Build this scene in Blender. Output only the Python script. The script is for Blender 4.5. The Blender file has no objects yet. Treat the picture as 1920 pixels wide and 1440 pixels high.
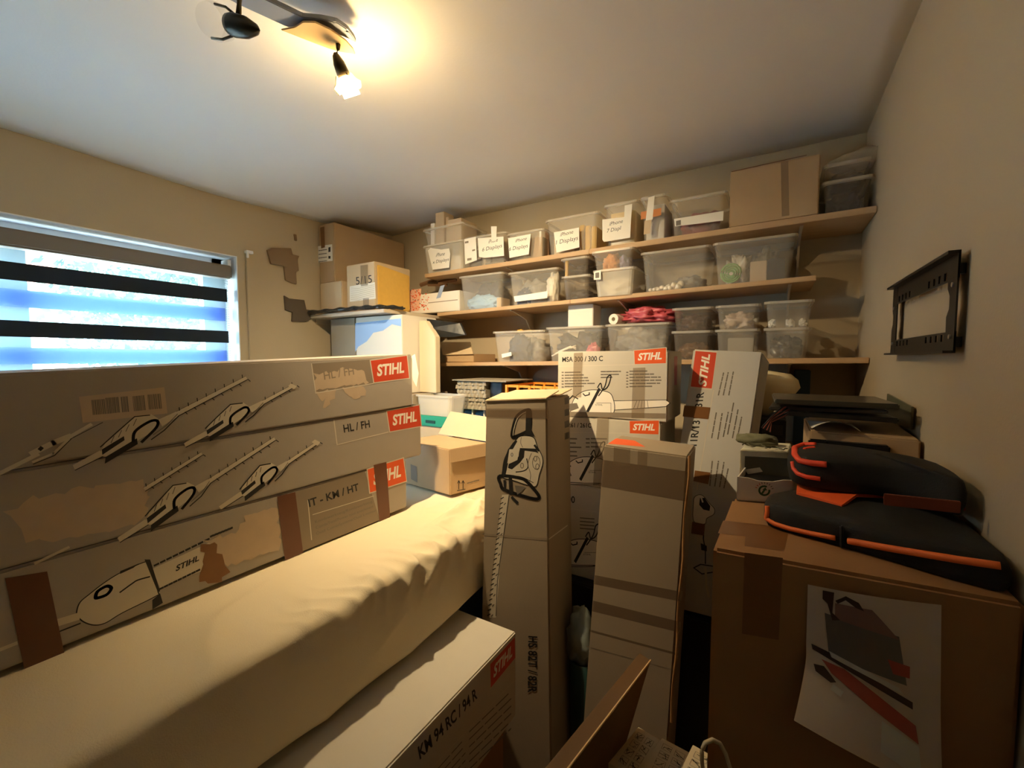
import bpy, bmesh, math, random
from mathutils import Vector, Matrix, noise
from mathutils.geometry import tessellate_polygon

SC = bpy.context.scene
COL = SC.collection
V = Vector

# ------------------------------------------------------------------ camera, sky, exposure
FPX, CAMH = 803.0, 1.55
YAW, PITCH = math.radians(31.3), math.atan(48 / 803)
FW = V((-math.sin(YAW) * math.cos(PITCH), math.cos(YAW) * math.cos(PITCH), -math.sin(PITCH)))
RT = V((math.cos(YAW), math.sin(YAW), 0))
UP = RT.cross(FW)
CAM = V((0, 0, CAMH))
cd = bpy.data.cameras.new('camera')
cam = bpy.data.objects.new('camera', cd)
COL.objects.link(cam)
cd.sensor_width = 36
cd.lens = FPX * 36 / 1920
cd.clip_start = 0.02
cam.matrix_world = Matrix(((RT.x, UP.x, -FW.x, CAM.x), (RT.y, UP.y, -FW.y, CAM.y), (RT.z, UP.z, -FW.z, CAM.z), (0, 0, 0, 1)))
SC.camera = cam

world = bpy.data.worlds.new('sky')
SC.world = world
world.use_nodes = True
bg = world.node_tree.nodes['Background']
bg.inputs[0].default_value = (0.62, 0.84, 1.0, 1)
bg.inputs[1].default_value = 23.0
pl = bpy.data.lights.new('window_daylight', 'AREA')   # sky portal in the window opening
pl.shape = 'RECTANGLE'; pl.size = 1.7; pl.size_y = 0.95
pl.cycles.is_portal = True
po = bpy.data.objects.new('window_daylight', pl)
COL.objects.link(po)
po.matrix_world = Matrix(((0, 0, -1, -2.70), (-1, 0, 0, 0.45), (0, 1, 0, 1.62), (0, 0, 0, 1)))
sl_ = bpy.data.lights.new('sun', 'SUN'); sl_.energy = 110; sl_.angle = math.radians(1.0); sl_.color = (1.0, 0.95, 0.88)
so_ = bpy.data.objects.new('sun', sl_); COL.objects.link(so_)          # stands behind the building, lights the garden outside
so_.rotation_euler = V((-1.0, 0.25, -1.35)).to_track_quat('-Z', 'Y').to_euler()
BULB_STRENGTH = 6000.0
SC.view_settings.view_transform = 'Standard'
SC.view_settings.look = 'None'
SC.view_settings.gamma = 1
SC.view_settings.exposure = 0.5
SC.cycles.use_denoising = True
SC.cycles.max_bounces = 10
SC.cycles.transparent_max_bounces = 16
SC.cycles.caustics_reflective = False
SC.cycles.caustics_refractive = False
SC.cycles.sample_clamp_indirect = 6

def W(x, y, X=None, Y=None, Z=None, D=None):
    """the point of the place seen at photo pixel x, y that lies at world X, Y, Z or at depth D"""
    r = FW + RT * ((x - 960) / FPX) + UP * ((720 - y) / FPX)
    if X is not None: t = X / r.x
    elif Y is not None: t = Y / r.y
    elif Z is not None: t = (Z - CAMH) / r.z
    else: t = D
    return CAM + r * t

# ------------------------------------------------------------------ materials
def lin(c):
    return tuple(((x / 255) / 12.92 if x / 255 <= 0.04045 else ((x / 255 + 0.055) / 1.055) ** 2.4) for x in c)
MATS = {}
def mat(name, rgb, rough=0.7, metal=0.0, nscale=0, namt=0.12, bump=0, bscale=60, emit=0, spec=0.5, stretch=(1, 1, 1)):
    if name in MATS: return MATS[name]
    m = bpy.data.materials.new(name); m.use_nodes = True
    nt = m.node_tree; b = nt.nodes['Principled BSDF']
    c = (*lin(rgb), 1)
    b.inputs['Base Color'].default_value = c
    b.inputs['Roughness'].default_value = rough
    b.inputs['Metallic'].default_value = metal
    b.inputs['Specular IOR Level'].default_value = spec
    if emit:
        b.inputs['Emission Color'].default_value = c
        b.inputs['Emission Strength'].default_value = emit
    if nscale or bump:
        tc = nt.nodes.new('ShaderNodeTexCoord'); mp = nt.nodes.new('ShaderNodeMapping')
        mp.inputs['Scale'].default_value = stretch
        nt.links.new(tc.outputs['Object'], mp.inputs[0])
    if nscale:
        n = nt.nodes.new('ShaderNodeTexNoise'); n.inputs['Scale'].default_value = nscale
        n.inputs['Detail'].default_value = 5
        nt.links.new(mp.outputs[0], n.inputs['Vector'])
        mx = nt.nodes.new('ShaderNodeMix'); mx.data_type = 'RGBA'
        mx.inputs[6].default_value = tuple(max(0, k * (1 - namt)) for k in c[:3]) + (1,)
        mx.inputs[7].default_value = tuple(min(1, k * (1 + namt)) for k in c[:3]) + (1,)
        nt.links.new(n.outputs['Fac'], mx.inputs[0]); nt.links.new(mx.outputs[2], b.inputs['Base Color'])
    if bump:
        n2 = nt.nodes.new('ShaderNodeTexNoise'); n2.inputs['Scale'].default_value = bscale
        n2.inputs['Detail'].default_value = 4
        nt.links.new(mp.outputs[0], n2.inputs['Vector'])
        bp = nt.nodes.new('ShaderNodeBump'); bp.inputs['Strength'].default_value = bump
        bp.inputs['Distance'].default_value = 0.004
        nt.links.new(n2.outputs['Fac'], bp.inputs['Height']); nt.links.new(bp.outputs[0], b.inputs['Normal'])
    MATS[name] = m
    return m

def clear_mat(name, rgb, fac, rough=0.25, transl=0.0, tint=(1, 1, 1)):
    """see-through film: transparent mixed with a glossy milky skin"""
    m = bpy.data.materials.new(name); m.use_nodes = True
    nt = m.node_tree; nt.nodes.clear()
    out = nt.nodes.new('ShaderNodeOutputMaterial'); mix = nt.nodes.new('ShaderNodeMixShader')
    tr = nt.nodes.new('ShaderNodeBsdfTransparent'); pr = nt.nodes.new('ShaderNodeBsdfPrincipled')
    tr.inputs[0].default_value = (*tint, 1)
    pr.inputs['Base Color'].default_value = (*lin(rgb), 1); pr.inputs['Roughness'].default_value = rough
    mix.inputs[0].default_value = fac
    nt.links.new(tr.outputs[0], mix.inputs[1])
    if transl:
        tl = nt.nodes.new('ShaderNodeBsdfTranslucent'); tl.inputs[0].default_value = (*lin(rgb), 1)
        m2 = nt.nodes.new('ShaderNodeMixShader'); m2.inputs[0].default_value = transl
        nt.links.new(pr.outputs[0], m2.inputs[1]); nt.links.new(tl.outputs[0], m2.inputs[2])
        nt.links.new(m2.outputs[0], mix.inputs[2])
    else:
        nt.links.new(pr.outputs[0], mix.inputs[2])
    nt.links.new(mix.outputs[0], out.inputs[0])
    MATS[name] = m
    return m

PLASTER = mat('wall_plaster', (188, 171, 142), 0.9, nscale=3, namt=0.04, bump=0.12, bscale=180)
CEILM = mat('ceiling_plaster', (240, 238, 234), 0.9, nscale=3, namt=0.03, bump=0.08, bscale=120)
FLOORM = mat('floor_laminate', (90, 66, 46), 0.5, nscale=6, namt=0.25, stretch=(8, 0.6, 1))
GREYBOX = mat('grey_printed_carton', (164, 154, 141), 0.75, nscale=14, namt=0.05, bump=0.06, bscale=200)
GREYBOX2 = mat('light_grey_carton', (196, 188, 172), 0.75, nscale=14, namt=0.05, bump=0.06, bscale=200)
DRABBOX = mat('drab_carton', (156, 140, 118), 0.8, nscale=10, namt=0.07, bump=0.08, bscale=160)
KRAFT = mat('kraft_carton', (182, 152, 114), 0.8, nscale=10, namt=0.07, bump=0.08, bscale=160)
KRAFTL = mat('pale_kraft_carton', (202, 178, 144), 0.8, nscale=10, namt=0.06, bump=0.08, bscale=160)
BROWN = mat('brown_carton', (150, 108, 66), 0.72, nscale=8, namt=0.08, bump=0.08, bscale=140)
TAPE = mat('brown_tape', (118, 78, 42), 0.35)
TAPED = mat('reddish_brown_tape', (98, 56, 32), 0.4)
TAPEC = clear_mat('clear_tape', (150, 128, 100), 0.45, 0.25)
TAPEG = clear_mat('dull_clear_tape', (110, 86, 62), 0.5, 0.3)
INKBLK = mat('black_ink', (24, 22, 20), 0.6)
INKGREY = mat('grey_ink', (112, 104, 94), 0.7)
INKLINE = mat('pale_printed_line', (206, 196, 178), 0.7)
INKPALE = mat('pale_print', (206, 195, 174), 0.7)
INKMID = mat('mid_grey_print', (136, 122, 104), 0.7)
TORN = mat('torn_paper_core', (190, 168, 142), 0.9, nscale=30, namt=0.1)
TORNB = mat('torn_brown_core', (134, 96, 62), 0.9, nscale=30, namt=0.1)
ORANGE = mat('orange_print', (226, 88, 30), 0.55)
REDOR = mat('red_orange_print', (204, 66, 32), 0.55)
WHITEP = mat('white_print', (240, 232, 218), 0.6)
PAPER = mat('white_paper', (236, 230, 216), 0.7, nscale=20, namt=0.03)
WOOD = mat('pine_plank', (188, 154, 114), 0.6, nscale=5, namt=0.22, stretch=(1.2, 14, 14))
WOODD = mat('old_wood', (134, 96, 62), 0.7, nscale=5, namt=0.25, stretch=(2, 14, 14))
METALW = mat('white_bracket_paint', (196, 180, 156), 0.45)
CLOTH = mat('cream_cotton', (226, 210, 176), 0.95, nscale=4, namt=0.05, bump=0.25, bscale=350)
BLACKF = mat('black_nylon', (19, 18, 17), 0.8, nscale=60, namt=0.3, bump=0.2, bscale=400)
ORPIPE = mat('orange_piping', (236, 112, 44), 0.6)
REDPIPE = mat('red_orange_piping', (226, 70, 36), 0.6)
BLACKP = mat('black_plastic', (20, 20, 20), 0.4)
BLACKM = mat('black_painted_steel', (22, 20, 19), 0.35)
DARKGR = mat('dark_grey_plastic', (58, 54, 48), 0.35)
BLKFILM = mat('black_film', (34, 35, 36), 0.3, bump=0.4, bscale=25)
UPVC = mat('white_window_plastic', (236, 238, 238), 0.35)
BLINDG = mat('grey_blind_casing', (128, 122, 114), 0.6)
DARKBAND = mat('dark_blind_fabric', (30, 40, 50), 0.9)
CHROME = mat('dull_steel', (120, 116, 108), 0.3, 0.9)
BRONZE = mat('dark_bronze', (70, 62, 46), 0.35, 0.6)
BLUEGR = mat('blue_grey_metal', (134, 142, 158), 0.45, 0.2)
TEAL = mat('teal_plastic', (36, 150, 118), 0.4)
BLUEB = mat('dark_blue_board', (26, 40, 66), 0.6)
BLUEL = mat('blue_packet', (70, 112, 168), 0.35, nscale=30, namt=0.3)
ORCRATE = mat('orange_crate_plastic', (232, 150, 48), 0.45)
YELLOW = mat('yellow_padded_paper', (216, 172, 80), 0.7, nscale=40, namt=0.08, bump=0.2, bscale=90)
GREYCARD = mat('grey_corrugated_card', (150, 140, 122), 0.85, nscale=12, namt=0.08)
PINK = mat('pink_red_film', (186, 84, 92), 0.3, nscale=14, namt=.3, bump=0.6, bscale=40)
CREAMC = mat('cream_white_plastic', (232, 216, 176), 0.5)
LEAF = mat('leaves', (52, 74, 50), 0.7, nscale=3, namt=0.4)
BARK = mat('bark', (96, 80, 62), 0.9)
RENDERW = mat('white_house_render', (236, 236, 232), 0.9)
ROOFT = mat('roof_tile', (150, 96, 78), 0.9)
PALEGND = mat('pale_bounce_ground', (206, 206, 196), 0.95, nscale=4, namt=0.3)  # ground outside, paled to bounce daylight up onto the ceiling
GLASS = clear_mat('window_pane', (200, 220, 230), 0.06, 0.02)
SHEER = clear_mat('sheer_blind_mesh', (205, 232, 245), 0.10, 0.8, 0.6, (0.86, 0.93, 0.95))
REARBAND = clear_mat('rear_blind_fabric', (118, 140, 192), 0.97, 0.9, 0.80)
BIN = clear_mat('clear_bin_plastic', (232, 226, 214), 0.13, 0.2)
BINM = clear_mat('milky_bin_plastic', (236, 228, 212), 0.32, 0.3)
BIND = clear_mat('smoky_bin_plastic', (160, 150, 138), 0.18, 0.22)
LAMPG = clear_mat('lamp_shade_glass', (255, 240, 205), 0.10, 0.1)
FILM = clear_mat('clear_bag_film', (220, 226, 224), 0.4, 0.15)
WHITEC = mat('white_carton', (226, 220, 208), 0.65, nscale=10, namt=0.03)
BULBM = mat('glowing_bulb_face', (255, 228, 180), emit=BULB_STRENGTH)
BULBN = mat('glowing_bulb_neck', (255, 216, 150), emit=BULB_STRENGTH * 0.030)

# ------------------------------------------------------------------ mesh helpers
class MB:
    def __init__(s): s.v = []; s.f = []; s.m = []
    def add(s, vs, fs, mi=0):
        o = len(s.v); s.v += [V(p) for p in vs]
        for f in fs: s.f.append([o + i for i in f]); s.m.append(mi)
        return s
    def box(s, x0, x1, y0, y1, z0, z1, mi=0):
        x0, x1 = sorted((x0, x1)); y0, y1 = sorted((y0, y1)); z0, z1 = sorted((z0, z1))
        return s.hexa([(x0, y0, z0), (x1, y0, z0), (x1, y1, z0), (x0, y1, z0)], [(x0, y0, z1), (x1, y0, z1), (x1, y1, z1), (x0, y1, z1)], mi)
    def hexa(s, b, t, mi=0):
        return s.add(list(b) + list(t), [(3, 2, 1, 0), (4, 5, 6, 7), (0, 1, 5, 4), (1, 2, 6, 5), (2, 3, 7, 6), (3, 0, 4, 7)], mi)
    def obox(s, c, u, v, n, mi=0):
        """box around c with half-vectors u, v, n"""
        c, u, v, n = V(c), V(u), V(v), V(n)
        return s.hexa([c - u - v - n, c + u - v - n, c + u + v - n, c - u + v - n], [c - u - v + n, c + u - v + n, c + u + v + n, c - u + v + n], mi)
    def prism(s, pts, ext, mi=0):
        pts = [V(p) for p in pts]; ext = V(ext); n = len(pts)
        tri = tessellate_polygon([pts])
        s.add(pts + [p + ext for p in pts], [tuple(t) for t in tri] + [tuple(n + i for i in reversed(t)) for t in tri] + [(i, (i + 1) % n, n + (i + 1) % n, n + i) for i in range(n)], mi)
        return s
    def flat(s, pts, mi=0):
        pts = [V(p) for p in pts]
        return s.add(pts, [tuple(t) for t in tessellate_polygon([pts])], mi)
    def tube(s, pts, r, mi=0, n=8, closed=False, flat=1.0):
        pts = [V(p) for p in pts]; N = len(pts); vs = []; fs = []
        ref = V((0, 0, 1))
        for i, p in enumerate(pts):
            a = pts[(i - 1) % N] if (closed or i > 0) else p
            b = pts[(i + 1) % N] if (closed or i < N - 1) else p
            t = (b - a).normalized()
            rf = ref if abs(t.dot(ref)) < 0.95 else V((1, 0, 0))
            e = t.cross(rf).normalized(); g = e.cross(t)
            rr = r[i] if isinstance(r, (list, tuple)) else r
            for k in range(n):
                q = 2 * math.pi * k / n
                vs.append(p + e * (math.cos(q) * rr) + g * (math.sin(q) * rr * flat))
        for i in range(N if closed else N - 1):
            j = (i + 1) % N
            for k in range(n):
                fs.append((i * n + k, i * n + (k + 1) % n, j * n + (k + 1) % n, j * n + k))
        if not closed:
            fs.append(tuple(reversed(range(n)))); fs.append(tuple((N - 1) * n + k for k in range(n)))
        return s.add(vs, fs, mi)
    def lathe(s, prof, c, ax, n=20, mi=0, cap=False):
        c = V(c); ax = V(ax).normalized()
        e = ax.cross(V((0, 0, 1)) if abs(ax.z) < 0.9 else V((1, 0, 0))).normalized(); g = ax.cross(e)
        vs = []; fs = []
        for r, h in prof:
            for k in range(n):
                q = 2 * math.pi * k / n
                vs.append(c + ax * h + (e * math.cos(q) + g * math.sin(q)) * r)
        for i in range(len(prof) - 1):
            for k in range(n): fs.append((i * n + k, i * n + (k + 1) % n, (i + 1) * n + (k + 1) % n, (i + 1) * n + k))
        if cap: fs.append(tuple(reversed(range(n)))); fs.append(tuple((len(prof) - 1) * n + k for k in range(n)))
        return s.add(vs, fs, mi)
    def blob(s, c, r, seed=0, mi=0, amp=0.2, freq=1.6, sub=3, flat=0.75):
        c = V(c); b = bmesh.new(); bmesh.ops.create_icosphere(b, subdivisions=sub, radius=1)
        vs = []
        for v in b.verts:
            o_ = V((seed * 7.1, seed * 3.3, seed)); k = 1 + amp * noise.noise(v.co * freq + o_) + amp * 0.7 * noise.noise(v.co * freq * 2.6 + o_) + amp * 0.3 * noise.noise(v.co * freq * 6 + o_)
            p = V((v.co.x * r[0], v.co.y * r[1], v.co.z * r[2])) * k
            p.x = max(-r[0], min(r[0], p.x)); p.y = max(-r[1], min(r[1], p.y))
            p.z = max(-r[2] * flat, min(r[2] * 1.15, p.z)); vs.append(c + p)
        b.verts.index_update()
        fs = [tuple(v.index for v in f.verts) for f in b.faces]; b.free()
        return s.add(vs, fs, mi)
    def mesh(s, name, mats, base, bevel=0, smooth=False, seg=2):
        me = bpy.data.meshes.new(name)
        me.from_pydata([tuple(p - base) for p in s.v], [], s.f)
        for m in mats: me.materials.append(m)
        for p, mi in zip(me.polygons, s.m): p.material_index = mi
        b = bmesh.new(); b.from_mesh(me)
        bmesh.ops.recalc_face_normals(b, faces=b.faces)
        if bevel: bmesh.ops.bevel(b, geom=list(b.edges), offset=bevel, segments=seg, affect='EDGES', clamp_overlap=True)
        b.to_mesh(me); b.free()
        if smooth:
            for p in me.polygons: p.use_smooth = True
        me.update()
        return me

def aslist(m): return list(m) if isinstance(m, (list, tuple)) else [m]
class Thing:
    def __init__(s, name, label, cat, base, group=None):
        s.base = V(base); s.root = bpy.data.objects.new(name, None); COL.objects.link(s.root)
        s.root.location = s.base; s.root.empty_display_size = 0.05
        tag(s.root, label, cat, group)
    def part(s, name, mb, mats, bevel=0, smooth=False, parent=None, label=None):
        o = bpy.data.objects.new(name, mb.mesh(name, aslist(mats), s.base, bevel, smooth)); COL.objects.link(o)
        o.parent = parent or s.root
        if label: o['label'] = label
        return o
def tag(o, label, cat, group=None):
    if label: o['label'] = label
    if cat: o['category'] = cat
    if group: o['group'] = group
    return o
def solo(name, label, cat, mb, mats, bevel=0, smooth=False, group=None):
    lo = V([min(p[i] for p in mb.v) for i in range(3)]); hi = V([max(p[i] for p in mb.v) for i in range(3)])
    base = V(((lo.x + hi.x) / 2, (lo.y + hi.y) / 2, lo.z))
    o = bpy.data.objects.new(name, mb.mesh(name, aslist(mats), base, bevel, smooth)); COL.objects.link(o)
    o.location = base
    return tag(o, label, cat, group)
def struct(name, mb, mats, bevel=0, parent=None, smooth=False):
    o = bpy.data.objects.new(name, mb.mesh(name, aslist(mats), V((0, 0, 0)), bevel, smooth)); COL.objects.link(o)
    if parent: o.parent = parent
    else: o['kind'] = 'structure'
    return o

TXT = {}
def text_mesh(s, bold=0.0):
    if (s, bold) in TXT: return TXT[(s, bold)]
    c = bpy.data.curves.new('lettering', 'FONT'); c.body = s; c.offset = bold; c.resolution_u = 3
    o = bpy.data.objects.new('lettering', c); COL.objects.link(o)
    me = bpy.data.meshes.new_from_object(o.evaluated_get(bpy.context.evaluated_depsgraph_get()))
    vs = [(v.co.x, v.co.y) for v in me.vertices]; fs = [tuple(p.vertices) for p in me.polygons]
    bpy.data.objects.remove(o); bpy.data.curves.remove(c); bpy.data.meshes.remove(me)
    TXT[(s, bold)] = (vs, fs)
    return vs, fs
CAPH = max(v[1] for v in text_mesh('H')[0])

class Decal:
    """flat print on a face: plane through P00 with in-plane axes towards P10 and P01; points are photo pixels (px) or metres (uv)"""
    def __init__(s, p00, p10, p01, off=0.0002):
        s.o = V(p00); s.u = (V(p10) - s.o).normalized(); w = V(p01) - s.o
        s.n = s.u.cross(w).normalized(); s.v = s.n.cross(s.u)
        if s.n.dot(CAM - s.o) < 0: s.n = -s.n
        s.mb = MB(); s.off = off; s.mats = []
    def mi(s, m):
        if m not in s.mats: s.mats.append(m)
        return s.mats.index(m)
    def px(s, p):
        r = FW + RT * ((p[0] - 960) / FPX) + UP * ((720 - p[1]) / FPX)
        t = (s.o - CAM).dot(s.n) / r.dot(s.n)
        q = CAM + r * t - s.o
        return (q.dot(s.u), q.dot(s.v))
    def w(s, uv): return s.o + s.u * uv[0] + s.v * uv[1] + s.n * s.off
    def up(s): s.off += 0.000014
    def polyuv(s, pts, m):
        s.mb.flat([s.w(p) for p in pts], s.mi(m)); s.up()
    def poly(s, pts, m): s.polyuv([s.px(p) for p in pts], m)
    def torn(s, pts, m, seed=1, j=0.006):
        """patch with a ragged edge"""
        P = [V(s.px(p)) for p in pts]; out = []; rg = random.Random(seed)
        for a, b in zip(P, P[1:] + P[:1]):
            n = max(2, int((b - a).length / 0.012))
            for k in range(n): out.append(a + (b - a) * (k / n) + V((rg.uniform(-j, j), rg.uniform(-j, j))))
        s.polyuv(out, m)
    def strokeuv(s, pts, wd, m, closed=False):
        P = [V(p) for p in pts]
        if closed: P.append(P[0])
        for a, b in zip(P[:-1], P[1:]):
            d = b - a
            if d.length < 1e-7: continue
            d.normalize(); n = V((-d.y, d.x)) * (wd / 2); a2 = a - d * wd * 0.3; b2 = b + d * wd * 0.3
            s.mb.add([s.w(q) for q in (a2 - n, b2 - n, b2 + n, a2 + n)], [(0, 1, 2, 3)], s.mi(m))
        s.up()
    def stroke(s, pts, wpx, m, closed=False):
        """wpx: stroke width in photo pixels at the first point"""
        P = [s.px(p) for p in pts]
        q = s.px((pts[0][0] + 1, pts[0][1])); q2 = s.px((pts[0][0], pts[0][1] + 1))
        sc = 0.5 * (math.dist(P[0], q) + math.dist(P[0], q2))
        s.strokeuv(P, wpx * sc, m, closed)
    def curve(s, pts, wpx, m, closed=False, fill=None):
        """rounded stroke through the points"""
        n = len(pts); out = []
        for i in range(n if closed else n - 1):
            p = [V(pts[(i + k) % n] if closed else pts[max(0, min(n - 1, i + k))]) for k in (-1, 0, 1, 2)]
            for j in range(6):
                t = j / 6
                out.append(tuple(0.5 * (2 * p[1] + (p[2] - p[0]) * t + (2 * p[0] - 5 * p[1] + 4 * p[2] - p[3]) * t * t + (3 * p[1] - p[0] - 3 * p[2] + p[3]) * t ** 3)))
        if not closed: out.append(tuple(pts[-1]))
        if fill: s.poly(out, fill)
        if wpx: s.stroke(out, wpx, m, closed)
    def text(s, t, A, B, T, m, bold=0.0):
        A, B, T = s.px(A), s.px(B), s.px(T)
        s.textuv(t, A, B, T, m, bold)
    def textuv(s, t, A, B, T, m, bold=0.0):
        vs, fs = text_mesh(t, bold)
        x0 = min(v[0] for v in vs); x1 = max(v[0] for v in vs); A, B, T = V(A), V(B), V(T)
        out = [s.w(A + (B - A) * ((x - x0) / (x1 - x0)) + (T - A) * (y / CAPH)) for x, y in vs]
        s.mb.add(out, fs, s.mi(m)); s.up()
    def logo(s, tl, tr, br, bl, m=None, word=True, tfr=(0.12, 0.88, 0.30, 0.74)):
        """orange sign with pale rim and slanted bold word"""
        m = m or ORANGE
        Q = [V(s.px(p)) for p in (tl, tr, br, bl)]
        c = sum(Q, V((0, 0))) / 4
        s.polyuv([c + (q - c) * 1.0 for q in Q], INKLINE)
        s.polyuv([c + V(((q - c).x * 0.955, (q - c).y * 0.92)) for q in Q], m)
        def bl_(a, b): return (Q[3] * (1 - a) + Q[2] * a) * (1 - b) + (Q[0] * (1 - a) + Q[1] * a) * b
        if word:
            a0, a1, b0, b1 = tfr
            A, B = bl_(a0, b0), bl_(a1 - 0.03, b0); T = bl_(a0 + 0.05, b1)
            s.textuv('STIHL', A, B, T, WHITEP, 0.035)
    def lines(s, rows, wpx, m, seed=1):
        """rows of illegible small print as word-long dashes; rows: ((x0,y0),(x1,y1))"""
        rng = random.Random(seed)
        for a, b in rows:
            t = 0.0
            while t < 0.97:
                l = min(1.0 - t, rng.uniform(0.12, 0.34))
                p = [a[i] + (b[i] - a[i]) * t for i in (0, 1)]; q = [a[i] + (b[i] - a[i]) * (t + l) for i in (0, 1)]
                s.stroke([p, q], wpx, m); s.off -= 0.000014
                t += l + 0.05
        s.up()
    def put(s, T, name, parent=None, label=None):
        o = T.part(name, s.mb, s.mats, parent=parent, label=label)
        s.mb = MB(); s.mats = []
        return o
    def strips(s, T, polys, m, name='tape_strip', label=None):
        for p in polys: s.poly(p, m); s.put(T, name, label=label)

def lerp(a, b, t): return V(a) * (1 - t) + V(b) * t

# ------------------------------------------------------------------ room shell
XL, XR, YB, YF, ZC = -2.505, 0.31, 2.368, -0.95, 2.5
WY0, WY1, WZ0, WZ1 = -0.42, 1.242, 1.14, 2.102     # window opening
struct('floor', MB().box(XL - 0.2, XR + 0.2, YF - 0.2, YB + 0.2, -0.1, 0.0), FLOORM)
struct('wall_back', MB().box(XL - 0.2, XR + 0.2, YB, YB + 0.2, 0, 2.7), PLASTER)
struct('wall_right', MB().box(XR, XR + 0.2, YF, YB, 0, 2.7), PLASTER)
struct('wall_front', MB().box(XL - 0.2, XR + 0.2, YF - 0.2, YF, 0, 2.7), mat('bounce_darkened_plaster', (104, 90, 74), 0.9))  # unseen wall behind the camera, coloured dark to cut bounced light
struct('unseen_dark_panel_1', MB().box(-0.75, 0.25, YF + 0.001, YF + 0.04, 0, 2.05), mat('dark_panel_brown', (70, 50, 36), 0.6), 0.004)  # unseen dark panel behind the camera, added to soak up bounced light
wl = MB()
wl.box(XL - 0.2, XL, YF, WY0, 0, 2.7); wl.box(XL - 0.2, XL, WY1, YB, 0, 2.7)
wl.box(XL - 0.2, XL, WY0, WY1, 0, WZ0); wl.box(XL - 0.2, XL, WY0, WY1, WZ1, 2.7)
struct('wall_left', wl, PLASTER)
# ceiling plaster dips softly towards the window wall
def ceil_z(x, y):
    ys = [(-0.95, 2.43), (0.42, 2.413), (1.14, 2.397), (1.64, 2.415), (2.37, 2.479)]
    z = ys[-1][1]
    for (a, za), (b, zb) in zip(ys[:-1], ys[1:]):
        if y <= b:
            k = max(0, min(1, (y - a) / (b - a))); k = k * k * (3 - 2 * k); z = za + (zb - za) * k; break
    t = max(0.0, min(1.0, (-1.95 - x) / (-1.95 - XL))); t = t * t * (3 - 2 * t) * 0.4 + 0.6 * t ** 2
    return ZC + (z - ZC) * t
cm = MB(); nx, ny = 40, 30; vs = []
xs = [XL - 0.01 + (XR + 0.02 - XL) * (i / nx) for i in range(nx + 1)]; yy = [YF - 0.01 + (YB + 0.02 - YF) * (j / ny) for j in range(ny + 1)]
for y in yy:
    for x in xs: vs.append((x, y, ceil_z(x, y)))
for y in yy:
    for x in xs: vs.append((x, y, 2.7))
n1 = nx + 1; K = n1 * (ny + 1); fs = []
for j in range(ny):
    for i in range(nx):
        a = j * n1 + i
        fs.append((a, a + n1, a + n1 + 1, a + 1)); fs.append((K + a, K + a + 1, K + a + n1 + 1, K + a + n1))
for i in range(nx): fs.append((i, i + 1, K + i + 1, K + i)); q = ny * n1 + i; fs.append((q + 1, q, K + q, K + q + 1))
for j in range(ny): a = j * n1; fs.append((a + n1, a, K + a, K + a + n1)); q = a + nx; fs.append((q, q + n1, K + q + n1, K + q))
cm.add(vs, fs)
struct('ceiling', cm, CEILM, smooth=True)

# window: plastic frame, sash bars, pane, reveal lining and sill
win = bpy.data.objects.new('window_1', None); COL.objects.link(win); win['kind'] = 'structure'
f = MB(); x0, x1 = -2.70, -2.645
f.box(x0, x1, WY0, WY0 + 0.06, WZ0, WZ1); f.box(x0, x1, WY1 - 0.06, WY1, WZ0, WZ1)
f.box(x0, x1, WY0, WY1, WZ1 - 0.06, WZ1); f.box(x0, x1, WY0, WY1, WZ0, WZ0 + 0.06)
struct('window_frame', f, UPVC, parent=win)
f = MB(); x0, x1 = -2.695, -2.64
for a, b in ((WY0 + 0.06, 0.44), (0.44, WY1 - 0.06)):
    f.box(x0, x1, a, a + 0.05, WZ0 + 0.06, WZ1 - 0.06); f.box(x0, x1, b - 0.05, b, WZ0 + 0.06, WZ1 - 0.06)
    f.box(x0, x1, a, b, WZ0 + 0.06, WZ0 + 0.11); f.box(x0, x1, a, b, WZ1 - 0.11, WZ1 - 0.06)
struct('sash', f, UPVC, parent=win)
struct('pane', MB().box(-2.672, -2.668, WY0 + 0.1, WY1 - 0.1, WZ0 + 0.1, WZ1 - 0.1), GLASS, parent=win)
f = MB()
f.box(-2.66, XL + 0.002, WY1 - 0.004, WY1 + 0.001, WZ0, WZ1); f.box(-2.66, XL + 0.002, WY0, WY1, WZ1 - 0.004, WZ1 + 0.001)
f.box(-2.66, XL + 0.03, WY0 - 0.03, WY1 + 0.03, WZ0 - 0.03, WZ0 + 0.004)
struct('window_reveal', f, UPVC, parent=win)

# zebra roller blind in the reveal
bl = Thing('roller_blind', 'striped day and night roller blind with dark and blue bands in the window', 'blind', (-2.57, 0.41, 1.2))
BX = -2.565
zz = lambda y: W(425, y, X=BX).z
yL, yR = WY0 + 0.03, W(425, 600, X=BX).y
cz0, cz1 = W(443, 526, X=BX).z, W(443, 502, X=BX).z
cb = MB(); cb.box(BX - 0.03, BX + 0.035, yL - 0.02, WY1 - 0.012, cz0, cz1)
cas = bl.part('cassette', cb, BLINDG, bevel=0.008)
f = MB()
for y_, z_ in ((yL - 0.01, 0), (WY1 - 0.02, 0)): bl.part('mounting_clip', MB().box(BX - 0.04, BX + 0.03, y_ - 0.012, y_ + 0.004, cz1, cz1 + 0.03), UPVC, parent=cas)
edges = [525, 543, 567, 578, 602, 621, 643, 657, 680, 706, 730, 746, 772, 800]
zs = [zz(e) for e in edges]
fr = MB(); rr = MB(); sh = MB()
for k in range(len(zs) - 1):
    a, b = zs[k + 1], zs[k]
    if k in (1, 5, 9): fr.box(BX + 0.012, BX + 0.014, yL, yR, a, b)
    elif k in (3, 7, 11): rr.box(BX - 0.014, BX - 0.012, yL, yR, a, b)
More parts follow.
